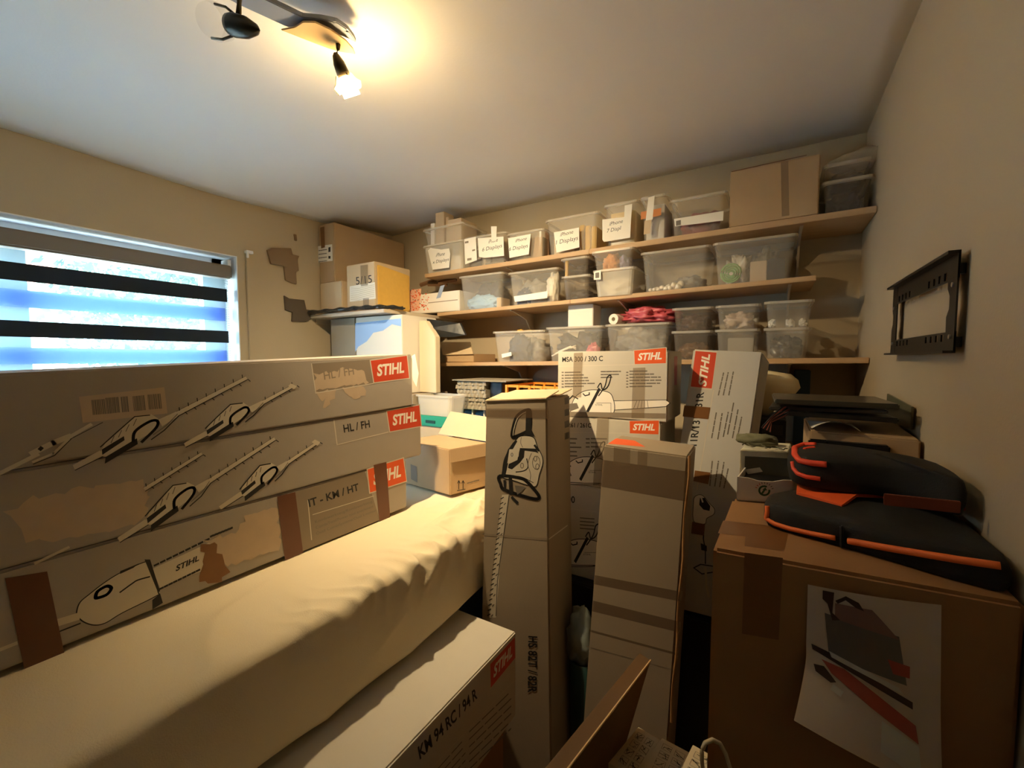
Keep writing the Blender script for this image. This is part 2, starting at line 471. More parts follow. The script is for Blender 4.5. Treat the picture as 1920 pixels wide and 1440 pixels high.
sh.box(BX, BX + 0.001, yL, yR, zs[-1], zs[0])
bl.part('sheer_fabric', sh, SHEER)
bl.part('dark_band', fr, DARKBAND, label='three dark opaque bands of the blind')
bl.part('blue_band', rr, REARBAND, label='pale blue backlit bands of the blind')
bl.part('bottom_bar', MB().box(BX - 0.012, BX + 0.012, yL, yR, zs[-1] - 0.025, zs[-1]), UPVC)
ch = MB()
for k in range(58):
    z = cz0 - 0.004 - k * 0.0125
    ch.blob((BX + 0.012, WY1 - 0.03, z), (0.0032, 0.0032, 0.0032), 0, 0, 0, sub=1, flat=1)
    ch.blob((BX - 0.010, WY1 - 0.03, z), (0.0032, 0.0032, 0.0032), 0, 0, 0, sub=1, flat=1)
bl.part('bead_chain', ch, UPVC)

# thin pull cord in a channel on the wall right of the window
pc = Thing('blind_cord_rail', 'slim white cord rail with hook on the wall right of the window', 'cord', (XL + 0.01, 1.29, 1.4))
a = W(463, 475, X=XL)
pc.part('rail', MB().box(XL + 0.001, XL + 0.012, a.y - 0.012, a.y + 0.012, 1.3, a.z), PLASTER, bevel=0.003)
pc.part('hook', MB().box(XL + 0.001, XL + 0.03, a.y - 0.016, a.y + 0.02, a.z - 0.004, a.z + 0.012).box(XL + 0.02, XL + 0.03, a.y - 0.016, a.y - 0.004, a.z - 0.03, a.z), UPVC, bevel=0.002)

# ------------------------------------------------------------------ outside the window
struct('ground_outside', MB().box(-40, -3.2, -25, 30, -0.6, -0.5), PALEGND)
hs = Thing('house', 'white rendered neighbouring house beyond the window', 'house', (-13, 1.6, -0.5))
hs.part('wall', MB().box(-16, -11, -1.2, 2.6, -0.5, 2.5), RENDERW)
hs.part('roof', MB().prism([(-16.3, -1.5, 2.5), (-10.7, -1.5, 2.5), (-13.5, -1.5, 4.1)], (0, 4.4, 0)), ROOFT)
for yy_ in (-0.4, 1.3):
    w_ = hs.part('window', MB().box(-11.0, -10.95, yy_, yy_ + 0.9, 0.8, 1.9), UPVC)
def tree(x, y, h, r, seed, label):
    t = Thing('tree', label, 'tree', (x, y, -0.5), 'trees outside the window')
    rng = random.Random(seed)
    t.part('trunk', MB().tube([(x, y, -0.5), (x + 0.1, y, h * 0.4), (x, y + 0.1, h * 0.75)], [0.16, 0.12, 0.05], n=8), BARK, smooth=True)
    m = MB()
    for _ in range(7000):
        d = V((rng.gauss(0, 1), rng.gauss(0, 1), rng.gauss(0, 1))).normalized() * r * rng.uniform(0.45, 1.0)
        c = V((x, y, h * 0.72)) + V((d.x, d.y, d.z * 0.95)) + V((0, 0, 0.3 * noise.noise(d * 1.2)))
        u = V((rng.uniform(-1, 1), rng.uniform(-1, 1), rng.uniform(-1, 1))).normalized() * rng.uniform(0.05, 0.10)
        w = u.cross(V((rng.uniform(-1, 1), rng.uniform(-1, 1), 1))).normalized() * rng.uniform(0.03, 0.06)
        m.add([c - u, c + w, c + u, c - w], [(0, 1, 2, 3)])
    t.part('crown', m, LEAF)
tree(-8.0, -0.7, 3.2, 1.4, 3, 'leafy tree in front of the white house beyond the window')
tree(-8.4, 3.3, 3.4, 1.7, 5, 'leafy tree nearest the right edge of the window view')
tree(-14, 6.4, 4.4, 2.2, 8, 'taller tree standing behind the house beyond the window')

# ------------------------------------------------------------------ shelves
zA = lambda x: 2.1046 + 0.0112 * x
zB = lambda x: 1.871 + 0.021 * x
zC = lambda x: 1.5495 + 0.0145 * x
YS = 2.06
def shelf(label, x0, x1, zf, th, brackets, planks):
    T = Thing('wall_shelf', label, 'shelf', ((x0 + x1) / 2, YB, zf((x0 + x1) / 2)), 'plank shelves on the back wall')
    m = MB()
    for a, b in planks:
        m.hexa([(a, YS, zf(a) - th), (b, YS, zf(b) - th), (b, YB - 0.002, zf(b) - th), (a, YB - 0.002, zf(a) - th)], [(a, YS, zf(a)), (b, YS, zf(b)), (b, YB - 0.002, zf(b)), (a, YB - 0.002, zf(a))])
    T.part('plank', m, WOOD, bevel=0.002)
    for x in brackets:
        z = zf(x) - th - 0.001; b = MB()
        b.box(x - 0.006, x + 0.006, YS + 0.03, YB - 0.003, z - 0.004, z)
        b.box(x - 0.006, x + 0.006, YB - 0.006, YB - 0.002, z - 0.17, z)
        b.prism([(x - 0.004, YS + 0.05, z - 0.003), (x - 0.004, YB - 0.004, z - 0.003), (x - 0.004, YB - 0.004, z - 0.15), (x - 0.004, YB - 0.03, z - 0.12), (x - 0.004, YB - 0.10, z - 0.04)], (0.008, 0, 0))
        T.part('bracket', b, METALW)
    return T
shelf('uppermost plank shelf on the back wall, just under the ceiling', -1.90, XR - 0.002, zA, 0.024, (W(946.5, 500, Y=2.07).x, W(1195.5, 500, Y=2.07).x, W(1503, 440, Y=2.07).x), ((-1.90, -0.8), (-0.8, XR - 0.002)))
shelf('second plank shelf from the top, carrying large clear bins', -1.80, 0.135, zB, 0.02, (-1.28, -0.66, 0.05), ((-1.80, -0.9), (-0.9, 0.135)))
shelf('lowest plank shelf on the back wall, at eye height', -1.82, XR - 0.002, zC, 0.022, (-1.33, -0.75, 0.06), ((-1.82, -0.75), (-0.75, XR - 0.002)))
ZK = 1.822
cs = Thing('corner_shelf', 'deep board shelf in the window corner under the big cartons', 'shelf', (-2.15, 2.36, ZK))
cs.part('board', MB().box(XL + 0.001, -1.83, 1.66, YB - 0.002, ZK - 0.02, ZK), METALW, bevel=0.002)
cs.part('bracket', MB().box(XL + 0.002, XL + 0.012, 1.7, 2.3, ZK - 0.05, ZK - 0.021).box(XL + 0.002, XL + 0.012, 2.2, 2.23, ZK - 0.25, ZK - 0.05), METALW)

# ------------------------------------------------------------------ generic cartons
def carton(name, label, cat, b, t, m, bevel=0.004, seam=None, group=None, part='carton_body'):
    """b, t: four lower and four upper corners, front-left first, counter-clockwise seen from above"""
    base = sum((V(p) for p in b), V((0, 0, 0))) / 4
    T = Thing(name, label, cat, base, group)
    T.body = T.part(part, MB().hexa(b, t), m, bevel)
    T.b = [V(p) for p in b]; T.t = [V(p) for p in t]
    return T
def rect4(x0, x1, y0, y1, z): return [V((x0, y0, z)), V((x1, y0, z)), V((x1, y1, z)), V((x0, y1, z))]
def front(T, off=0.0002): return Decal(T.b[0], T.b[1], T.t[0], off)
def side(T, i, off=0.0002): return Decal(T.b[i], T.b[(i + 1) % 4], T.t[i], off)
def top(T, off=0.0002): return Decal(T.t[0], T.t[1], T.t[3], off)

# ------------------------------------------------------------------ left stack of three long cartons
XS = -1.22
def long_box(label, y0, y1, zr, zl, extra=0.0, dx=0.0):
    xf = XS + dx; xb = xf - 0.21
    zb = lambda y, p: p[0] + (p[1] - p[0]) * (y - 0.18) / 1.06
    b = [(xf, y0, zb(y0, (zl[0], zr[0]))), (xf, y1, zb(y1, (zl[0], zr[0]))), (xb, y1, zb(y1, (zl[0], zr[0]))), (xb, y0, zb(y0, (zl[0], zr[0])))]
    t = [(xf, y0, zb(y0, (zl[1], zr[1]))), (xf, y1, zb(y1, (zl[1], zr[1]))), (xb, y1, zb(y1, (zl[1], zr[1]))), (xb, y0, zb(y0, (zl[1], zr[1])))]
    return carton('tool_carton', label, 'box', b, t, GREYBOX, 0.005, group='long grey tool cartons on the cloth')

def trimmer(d, p0, p1, body, sc=1.0, blade_from=None):
    """line drawing of a long hedge trimmer along p0 (pole end) to p1 (blade tip); body=(s0,s1) engine span"""
    a = V(p0); b = V(p1); L = (b - a).length; e = (b - a) / L; n = V((e.y, -e.x))      # n points up in the photo
    if n.y > 0: n = -n
    P = lambda s, h: tuple(a + e * (s * L) + n * (h * sc))
    s0, s1 = body; bf = blade_from or s1 + 0.10
    d.poly([P(0, -5), P(s0, -6), P(s0, 5), P(0, 4)], INKPALE)                       # pole
    d.stroke([P(0, -6), P(s0, -7)], 1.6, INKBLK)
    d.poly([P(s0 - .02, -2), P(s0 + .04, 12), P(s0 + .10, 16), P(s0 + (s1 - s0) * .7, 30), P(s1 - .02, 20), P(s1, 8), P(s1 - .03, -8), P(s0 + .03, -14)], INKPALE)
    d.stroke([P(s0 + .01, 10), P(s0 + (s1 - s0) * .35, 20), P(s0 + (s1 - s0) * .7, 30), P(s1 - .03, 20)], 2.2, INKBLK)
    d.poly([P(s0, -4), P(s0 + (s1 - s0) * .4, 1), P(s0 + (s1 - s0) * .42, 8), P(s0 + .01, 5)], INKBLK)
    d.poly([P(s0 - .01, -20), P(s0 + (s1 - s0) * .55, -16), P(s0 + (s1 - s0) * .58, -6), P(s0 + .01, -10)], INKBLK)
    d.curve([P(s0 + (s1 - s0) * .5, -10), P(s0 + (s1 - s0) * .6, 6), P(s1 - .05, 10), P(s1 - .01, 5), P(s1 - .03, -5), P(s0 + (s1 - s0) * .62, -16)], 5.2 * sc, INKBLK)
    for k in range(4):
        t_ = s0 + (s1 - s0) * (0.2 + 0.14 * k)
        d.stroke([P(t_, 8 + 3 * k), P(t_ + .03, 16 + 3 * k)], 1.4, INKGREY)
    d.poly([P(s1, -8), P(bf, -5), P(bf, 4), P(s1, 6)], INKPALE)
    d.stroke([P(s1 - .08, -20), P(s1, -16), P(bf, -5)], 2.0, INKBLK)
    d.stroke([P(s1 - .06, -14), P(s1 + .02, -10), P(bf, -1)], 1.4, INKGREY)
    blade(d, P(bf, 0), p1, sc)
def blade(d, p0, p1, sc=1.0):
    a = V(p0); b = V(p1); L = (b - a).length; e = (b - a) / L; n = V((e.y, -e.x))
    if n.y > 0: n = -n
    P = lambda s, h: tuple(a + e * s + n * (h * sc))
    d.poly([P(0, -4), P(L, -3), P(L, 3), P(0, 4)], INKPALE)
    d.stroke([P(0, -5), P(L, -4)], 1.6, INKBLK); d.stroke([P(0, 4), P(L, 3)], 0.9, INKGREY)
    k = 6
    while k < L:
        d.stroke([P(k, 3), P(k + 2, 8)], 1.5, INKBLK); d.stroke([P(k + 8, -4), P(k + 10, -9)], 1.5, INKBLK)
        k += 19

Y0 = -0.42
bot = long_box('bottom of three stacked long grey tool cartons, banded with reddish brown tape', Y0, 1.207, (0.962, 1.153), (0.962, 1.153))
mid = long_box('middle of three stacked long grey tool cartons, with a large torn patch', Y0, 1.292, (1.155, 1.360), (1.155, 1.338))
tp = long_box('topmost of three stacked long grey tool cartons, with a barcode sticker', Y0, 1.245, (1.362, 1.566), (1.340, 1.522), dx=0.002)
# top carton print
d = front(tp)
d.poly([(584, 682), (697, 674), (702, 720), (592, 737)], INKMID)
d.torn([(590, 702), (650, 690), (684, 694), (690, 718), (592, 732)], TORN)
d.torn([(594, 736), (632, 728), (630, 738), (612, 764), (606, 762), (612, 746), (600, 752)], TORN)
d.torn([(644, 728), (680, 722), (688, 736), (668, 748), (660, 744), (652, 738)], TORN)
d.stroke([(584, 682), (592, 737), (700, 719)], 1.8, INKLINE)
d.text('HL / FH', (608, 712), (664, 702), (606, 697), INKMID, 0.01)
d.put(tp, 'printed_title'); d.logo((693, 675), (764, 665), (768.5, 710), (700, 719), REDOR); d.put(tp, 'logo_label', label='orange logo label')
d.poly([(148, 744), (308, 726), (314, 775), (155, 793)], TORN)
rng = random.Random(4)
d.put(tp, 'barcode_sticker', label='pale barcode sticker')
for x0, x1, a0, a1, b0, b1 in ((171, 194, 750, 748, 778, 776), (197, 222, 746, 744, 776, 773), (226, 237, 744, 743, 773, 772), (248, 268, 743, 741, 771, 769), (276, 299, 740, 738, 768, 766)):
    x = x0
    while x < x1:
        w_ = rng.uniform(1.0, 2.6); t_ = (x - x0) / (x1 - x0)
        d.poly([(x, a0 + (a1 - a0) * t_), (x + w_, a0 + (a1 - a0) * t_), (x + w_ + 3, b0 + (b1 - b0) * t_), (x + 3, b0 + (b1 - b0) * t_)], INKGREY); d.off -= 0.000014
        x += w_ + rng.uniform(0.5, 1.1)
d.up(); d.put(tp, 'barcode')
trimmer(d, (138, 876), (462, 708), (0.16, 0.50), 1.05, 0.60); d.put(tp, 'printed_picture')
trimmer(d, (346, 834), (550, 723), (0.20, 0.60), 0.85, 0.72)
d.poly([(540, 724), (545, 719), (556, 724), (551, 730)], INKPALE); d.put(tp, 'printed_picture')
d.stroke([(-10, 892), (70, 852)], 9, INKPALE); d.stroke([(60, 850), (100, 830), (130, 818)], 12, INKPALE); d.stroke([(62, 866), (100, 850), (132, 820)], 5, INKPALE)
d.stroke([(62, 870), (102, 854), (134, 822)], 1.6, INKBLK); d.poly([(70, 842), (76, 836), (82, 840), (76, 846)], INKBLK)
d.stroke([(132, 818), (170, 796)], 7, INKPALE); d.stroke([(132, 823), (192, 792)], 1.4, INKBLK)
d.put(tp, 'printed_picture')
# crumpled end of the top carton
d = Decal(tp.b[1], tp.b[2], tp.t[1]); d.poly([(771, 668), (778, 664), (785, 700), (781, 725), (774, 712)], PAPER); d.put(tp, 'torn_corner', label='whitish torn corner of the topmost carton')
# middle carton print
d = front(mid)
d.torn([(12, 962), (60, 932), (170, 912), (272, 897), (276, 955), (255, 985), (130, 1010), (50, 1014)], TORN)
d.put(mid, 'torn_patch', label='large torn patch')
d.stroke([(626, 787), (632, 834), (728, 810)], 1.8, INKLINE)
d.text('HL / FH', (645, 811), (694, 801), (643, 797), INKBLK, 0.02)
d.put(mid, 'printed_title'); d.logo((724, 770), (787, 758), (791, 800), (730, 811), REDOR); d.put(mid, 'logo_label', label='orange logo label')
trimmer(d, (222, 1012), (515, 822), (0.18, 0.50), 1.0, 0.58); d.put(mid, 'printed_picture')
trimmer(d, (412, 952), (594, 830), (0.22, 0.60), 0.8, 0.70)
d.poly([(584, 829), (590, 824), (600, 829), (595, 836)], INKPALE); d.put(mid, 'printed_picture')
blade(d, (270, 917), (378, 850), 0.9); d.put(mid, 'printed_picture')
d.stroke([(66, 1056), (128, 1026)], 6, INKPALE)
d.put(mid, 'printed_picture')
# bottom carton print
d = front(bot)
c4 = lambda pts: [(x / 4.8, 900 + y / 4.8) for x, y in pts]
d.poly(c4([(1370, 800), (1900, 555), (1840, 810), (1440, 970)]), INKPALE)
for a, b in (((1390, 770), (1900, 520)), ((1440, 980), (1810, 800))):
    for k in range(9):
        t0, t1 = k / 9, k / 9 + 0.07
        d.stroke(c4([(a[0] + (b[0] - a[0]) * t0, a[1] + (b[1] - a[1]) * t0), (a[0] + (b[0] - a[0]) * t1, a[1] + (b[1] - a[1]) * t1)]), 4, INKBLK)
for k in range(7):
    t0 = k / 7; d.stroke([(395 + 42 * t0, 1006 - 17 * t0), (399 + 42 * t0, 1004 - 17 * t0)], 4, INKBLK)
d.text('STIHL', c4([(1580, 822)])[0], c4([(1790, 722)])[0], c4([(1588, 770)])[0], INKBLK, 0.03)
body = c4([(690, 1180), (720, 1100), (800, 1030), (950, 915), (1100, 825), (1310, 735), (1345, 760), (1420, 1000), (1400, 1045), (1100, 1195), (950, 1285), (850, 1305), (760, 1280), (700, 1230)])
d.curve(body, 2.2, INKBLK, True, INKPALE)
d.poly(c4([(1300, 715), (1350, 715), (1440, 1000), (1420, 1010)]), INKBLK)
d.poly(c4([(1080, 820), (1250, 750), (1200, 790), (1080, 845)]), INKBLK)
d.poly(c4([(1370, 1080), (1440, 1020), (1465, 1105), (1370, 1165)]), INKBLK)
d.curve(c4([(860, 1050), (880, 1000), (960, 955), (1000, 975), (960, 1030), (880, 1060)]), 6, INKBLK, True)
d.curve(c4([(1080, 1010), (1190, 930), (1240, 900), (1345, 870)]), 3, INKBLK)
d.stroke(c4([(530, 1280), (690, 1230)]), 16, INKPALE); d.stroke(c4([(540, 1360), (720, 1290)]), 3, INKBLK)
d.stroke([(-10, 1222), (30, 1206)], 8, INKPALE); d.put(bot, 'printed_picture')
d.torn([(382, 1015), (448, 994), (461, 966), (519, 948), (526, 1030), (470, 1046), (424, 1064), (400, 1030)], TORN)
d.put(bot, 'torn_patch'); d.torn([(380, 1022), (402, 1016), (428, 1070), (412, 1092), (376, 1088)], TORNB)
d.put(bot, 'torn_patch', label='brown torn spot'); d.poly([(553, 922), (684, 884), (712, 975), (568, 1033)], INKMID); d.stroke([(577, 938), (584, 1012)], 1.6, INKLINE); d.stroke([(586, 965), (700, 930)], 1.2, INKLINE)
d.text('IT - KM / HT', (579.5, 950.5), (673, 918.5), (577, 937), INKBLK, 0.025)
d.text('Kombiwerkzeug/Kombiwerkzeug', (591, 981), (698, 942), (590, 976), INKGREY)
d.text('CombiTool/Power tool attachment', (592, 992), (700, 951), (591, 987), INKGREY)
d.text('Outil CombiSystème/Outil à moteur', (593, 1003), (706, 958), (592, 998), INKGREY)
d.put(bot, 'printed_text')
d.logo((687, 879), (757, 857), (763, 903), (692, 926), ORANGE); d.put(bot, 'logo_label', label='orange logo label')
d = front(bot, 0.0014)
d.strips(bot, ([(9, 1084), (88, 1071), (124, 1242), (47, 1262)], [(519, 931), (553, 922), (568, 1036), (534, 1052)], [(700, 872), (724, 866), (731, 969), (711, 978)]), TAPED, label='reddish brown packing tape')

# ------------------------------------------------------------------ cream cloth over a long block
def cloth_block():
    m = MB(); x0, x1, y0, y1, zt, zb = -1.95, -0.872, -0.6, 1.62, 0.950, 0.715
    NT = 96; path = []                              # cross-section: back edge -> top -> front edge -> hem
    for i in range(NT): path.append((x0 + (x1 - 0.03 - x0) * (1 - (1 - i / (NT - 1)) ** 1.6), zt))
    for i in range(1, 6): a = math.pi / 2 * i / 6; path.append((x1 - 0.03 + 0.03 * math.sin(a), zt - 0.03 + 0.03 * math.cos(a)))
    NF = NT + 5
    for i in range(24): path.append((x1, zt - 0.03 - (zt - 0.03 - zb) * i / 23))
    NE = len(path)
    path.append((x1 - 0.04, zb - 0.002)); path.append((-1.2, zb)); path.append((x0, zb))
    ny = 330; P = len(path); vs = []; fs = []
    def cr(t_): return (1 - abs(2 * (t_ - math.floor(t_)) - 1)) ** 2.2        # sharp fold, broad valley
    for j in range(ny + 1):
        y = y0 + (y1 - y0) * j / ny
        for i, (x, z) in enumerate(path):
            q = V((x, y, z))
            if x > XS + 0.012 and i < NE:
                s_ = x if i < NF else x + (zt - z)                     # distance measured over the edge
                n1 = noise.noise(V((s_ * 5, y * 3, 1))); n2 = noise.noise(V((s_ * 11, y * 7, 4)))
                h = 0.006 * n1 + 0.003 * n2
                edge = max(0, 1 - abs(s_ + 0.885) / 0.17); w1 = max(0, 1 - abs(y - 0.90) / 0.45)
                h += w1 * edge * (0.026 * cr(8.0 * y + 3.5 * s_ + 0.9 * n1) + 0.014 * cr(17 * y - 6 * s_ + 0.8 * n2))
                w2 = max(0, 1 - abs(y - 1.32) / 0.30) * max(0, 1 - abs(s_ + 0.98) / 0.26)
                h += w2 * (0.030 * cr(6.5 * s_ + 4.2 * y + 0.9 * n1) + 0.014 * cr(13 * s_ - 6 * y + n2))
                h += 0.012 * cr(1.6 * y + 3.4 * s_ + 0.8 * n1) * max(0, min(1, (s_ + 1.16) / .1)) * max(0, min(1, (y - 0.1) / .3))
                h *= min(1, (x - XS - 0.012) / 0.05) if i < NT else 1
                if i < NT: q.z += h
                elif i < NF: q.z += h * 0.75; q.x += h * 0.5
                else:
                    k = (i - NF) / 23
                    q.x += h * 0.8 - 0.003; q.z += k * 0.014 * math.sin(y * 5.1 + 1)
            vs.append(q)
    for j in range(ny):
        for i in range(P):
            a = j * P + i; b = j * P + (i + 1) % P
            fs.append((a, b, b + P, a + P))
    fs.append(tuple(range(P))); fs.append(tuple(reversed(range(ny * P, ny * P + P))))
    m.add(vs, fs)
    return m
solo('cloth_covered_block', 'long block covered in creased cream cloth, under the three stacked tool cartons', 'cloth cover', cloth_block(), CLOTH, smooth=True)
# carton under the cloth block and what it rests on
carton('storage_crate', 'pale blue crate in the gap beneath the cream cloth', 'crate', rect4(-1.75, -0.985, -0.4, 1.55, 0.0), rect4(-1.75, -0.985, -0.4, 1.55, 0.708), mat('pale_blue_plastic', (96, 116, 150), 0.5), 0.01)
km = carton('tool_carton', 'long pale tool carton half tucked beneath the cream cloth, orange sign at its end', 'box', rect4(-0.968, -0.677, -0.35, 1.138, 0.392), rect4(-0.968, -0.677, -0.35, 1.138, 0.676), GREYBOX2, 0.004)
d = Decal(km.b[1], km.b[2], km.t[1])
d.logo((918, 1245), (966, 1192), (967, 1234), (919, 1293), REDOR); d.put(km, 'logo_label', label='orange logo label')
d.text('KM 94 RC / 94 R', (787, 1424), (895, 1308), (783, 1402), INKBLK, 0.025)
d.stroke([(800, 1450), (963, 1277)], 1.2, INKLINE)
d.lines([((880 + 0, 1372 + 14 * k), (958, 1296 + 14 * k)) for k in range(6)], 1.6, INKGREY, 5)
d.lines([((790, 1476 + 14 * k), (872, 1384 + 14 * k)) for k in range(6)], 1.6, INKGREY, 6)
d.put(km, 'printed_side')
carton('carton', 'dark brown carton on the floor beneath the pale tool carton', 'box', rect4(-0.97, -0.70, -0.35, 1.10, 0.0), rect4(-0.97, -0.70, -0.35, 1.10, 0.389), BROWN)

# ------------------------------------------------------------------ brown open carton on the far end of the cloth
A, L, R = V((-1.165, 1.405, 0.962)), V((-1.50, 1.445, 0.962)), V((-1.108, 1.612, 0.962))
B4 = L + (R - A)
h = V((0, 0, 0.20))
oc = Thing('open_carton', 'brown shipping carton with raised flap, at the far end of the cream cloth', 'box', (A + B4) / 2)
oc.part('carton_body', MB().hexa([L, A, R, B4], [L + h, A + h, R + h, B4 + h]), KRAFT, 0.004)
fl = MB(); hv = V((0, 0, 0.205))
fl.prism([B4 + hv, R + hv, R + hv + V((0.02, 0.06, 0.10)), B4 + hv + V((0.03, 0.06, 0.11))], (0.002, 0.004, 0))
oc.part('flap', fl, KRAFTL, label='raised rear flap of the brown carton')
e1 = MB(); dn = V((0, 0, -0.055))
e1.prism([A + h + V((0.002, -0.003, 0)), R + h + V((0.006, -0.001, 0)), R + h + dn + V((0.012, 0, 0)), A + h + dn + V((0.006, -0.006, 0))], (0.003, -0.001, 0))
oc.part('folded_flap', e1, KRAFT)
d = Decal(A, R, A + h, 0.001)
for x in (860, 868):
    d.stroke([(x, 917), (x, 902)], 1.3, INKBLK); d.stroke([(x - 2.5, 906), (x, 901), (x + 2.5, 906)], 1.2, INKBLK)
d.stroke([(857, 920), (872, 917)], 1.2, INKBLK); d.lines([((876, 906), (898, 900))], 1.5, INKGREY)
d.put(oc, 'printed_arrows')
d = Decal(L, A, L + h, 0.001); d.poly([(770, 870), (782, 875), (783, 905), (771, 898)], INKMID); d.put(oc, 'side_label')

# ------------------------------------------------------------------ tall carton HS 82T
def on_plane(q, a, b, c):
    """where the sight line to q meets the plane a, b, c"""
    a, b, c, q = V(a), V(b), V(c), V(q); n = (b - a).cross(c - a)
    r = q - CAM
    return CAM + r * ((a - CAM).dot(n) / r.dot(n))
def tall(label, fl_top, fr_top, fl_bot, fr_bot, back, m, cat='box'):
    fr_top = on_plane(fr_top, fl_bot, fr_bot, fl_top)
    b = [V(fl_bot), V(fr_bot), V(fr_bot) + V(back), V(fl_bot) + V(back)]
    t = [V(fl_top), V(fr_top), V(fr_top) + V(back), V(fl_top) + V(back)]
    return carton('tall_carton', label, cat, b, t, m, 0.005)
def at_z(p, q, z):
    t = (z - p.z) / (q.z - p.z); return p + (q - p) * t
p1, p2 = W(911, 748, D=1.50), W(903, 1150, D=1.50); q1, q2 = W(1025, 748, D=1.50), W(1030, 1150, D=1.50)
hsb = tall('tall grey-brown carton standing upright, printed with a hedge trimmer', p1, q1, at_z(p1, p2, 0.0), at_z(q1, q2, 0.0), (-0.004, 0.21, 0.0), DRABBOX)
d = front(hsb)
g = lambda pts: [(860 + x / 4, 720 + y / 4) for x, y in pts]
# blade
d.poly(g([(325, 830), (378, 830), (300, 1440), (255, 1440)]), INKPALE)
d.poly([(924, 1078), (936, 1078), (930, 1158), (917, 1158)], INKPALE)
d.stroke(g([(378, 835), (290, 1480), (285, 1620), (280, 1740)]), 1.2, INKBLK)
for k in range(24):
    y = 850 + k * 38; x = 325 - (y - 830) * 0.115
    d.stroke(g([(x + 14, y), (x - 6, y + 12)]), 1.8, INKBLK)
    if k % 2: d.stroke(g([(x + 34, y + 5), (x + 22, y + 18)]), 1.3, INKBLK)
# body
bodyp = g([(430, 420), (470, 390), (560, 400), (590, 470), (625, 540), (630, 600), (605, 680), (585, 760), (540, 765), (400, 720), (330, 700), (330, 640), (345, 560), (390, 470)])
d.curve(bodyp, 1.4, INKBLK, True, INKPALE)
d.poly(g([(430, 420), (440, 430), (400, 500), (370, 600), (350, 690), (325, 690), (335, 590), (370, 490)]), INKBLK)
d.poly(g([(460, 480), (580, 485), (600, 520), (575, 510), (495, 500), (490, 550), (460, 590), (400, 640), (370, 630), (375, 600), (440, 570)]), INKBLK)
d.poly(g([(380, 490), (455, 485), (450, 540), (430, 575), (365, 595)]), INKPALE)
for c_, r_ in (((582, 590), 36), ((575, 560), 14), ((590, 620), 16), ((475, 612), 14), ((400, 530), 9)):
    d.stroke(g([(c_[0] + r_ * 0.8 * math.cos(k * .628), c_[1] + r_ * 1.4 * math.sin(k * .628)) for k in range(10)]), 1.2, INKGREY, True)
d.curve(g([(430, 660), (490, 650), (520, 620), (510, 560)]), 1.8, INKBLK); d.curve(g([(545, 520), (520, 600), (540, 680), (530, 740)]), 1.0, INKGREY); d.curve(g([(470, 400), (465, 440), (480, 475)]), 1.0, INKGREY); d.curve(g([(360, 700), (420, 690), (480, 700), (560, 740)]), 1.2, INKBLK)
d.stroke(g([(570, 460), (600, 500)]), 4, INKBLK)
# handles
d.curve(g([(405, 395), (405, 350), (430, 260), (470, 215), (520, 195), (535, 215), (535, 310), (520, 350), (440, 390)]), 6.5, INKBLK, True); d.curve(g([(408, 385), (412, 345), (438, 262), (478, 222), (515, 205)]), 1.4, INKPALE)
d.poly(g([(505, 200), (540, 200), (545, 340), (570, 390), (500, 385)]), INKBLK)
d.curve(g([(310, 690), (460, 705), (520, 740), (590, 820), (600, 855), (560, 860), (450, 830), (340, 790), (315, 750)]), 6, INKBLK, True)
d.poly(g([(375, 700), (400, 700), (410, 830), (380, 830)]), INKBLK)
d.poly(g([(335, 720), (355, 720), (355, 800), (340, 790)]), INKBLK)
d.stroke(g([(400, 850), (440, 890)]), 5, INKBLK)
d.poly(g([(420, 760), (500, 770), (480, 800), (440, 830), (430, 800)]), INKGREY)
d.put(hsb, 'printed_picture')
d.text('HS 82T / 82R', (991, 1192), (990, 1298), (1007, 1193), INKBLK, 0.02)
d.put(hsb, 'printed_title')
d = front(hsb, 0.0012)
d.strips(hsb, ([(911, 766), (1028, 766), (1029, 785), (911, 782)],), TAPEG)
d.stroke([(905, 1001), (1028, 1011)], 1.4, INKMID)
d.put(hsb, 'fold_crease')
d = side(hsb, 1)
d.stroke([(1029, 1011), (1064, 985)], 1.4, INKPALE)
d.lines([((1060, 752 + 22 * k), (1066, 750 + 22 * k)) for k in range(4)], 7, INKGREY)
d.put(hsb, 'printed_side')
lidp = MB()
tf = [p + V((0, 0, 0.004)) for p in hsb.t]
lidp.prism([tf[0] + V((0, -0.004, -0.012)), tf[1] + V((0, -0.004, -0.004)), lerp(tf[1], tf[2], 0.5) + V((0, 0, 0.016)), lerp(tf[0], tf[3], 0.5) + V((0, 0, 0.006))], (0, 0, 0.004))
lidp.prism([lerp(tf[1], tf[2], 0.45) + V((0.004, 0, -0.002)), tf[2] + V((0.008, 0, 0.016)), tf[3] + V((0, 0, 0.010)), lerp(tf[0], tf[3], 0.45)], (0, 0, 0.004))
hsb.part('top_flap', lidp, KRAFTL)

# ------------------------------------------------------------------ second tall carton, leaning
p1, p2 = W(1132, 834, D=1.38), W(1092, 1377, D=1.38); q1, q2 = W(1290, 856, D=1.31), W(1253, 1384, D=1.31)
c2 = tall('plain tall carton leaning slightly, wrapped with bands of packing tape', p1, q1, at_z(p1, p2, 0.0), at_z(q1, q2, 0.0), (-0.006, 0.20, 0.0), DRABBOX)
d = front(c2)
for q in ([(1130, 862), (1289, 884), (1285, 940), (1124, 912)], [(1114, 1078), (1280, 1110), (1277, 1128), (1112, 1095)], [(1112, 1126), (1276, 1166), (1275, 1186), (1110, 1146)], [(1105, 1180), (1272, 1225), (1271, 1229), (1105, 1184)]):
    d.poly(q, TAPEG); d.put(c2, 'tape_strip')
for q in ([(1151, 838), (1182, 842), (1181, 876), (1150, 872)], [(1196, 845), (1214, 847), (1213, 881), (1195, 878)]): d.poly(q, TAPEC); d.put(c2, 'tape_strip')
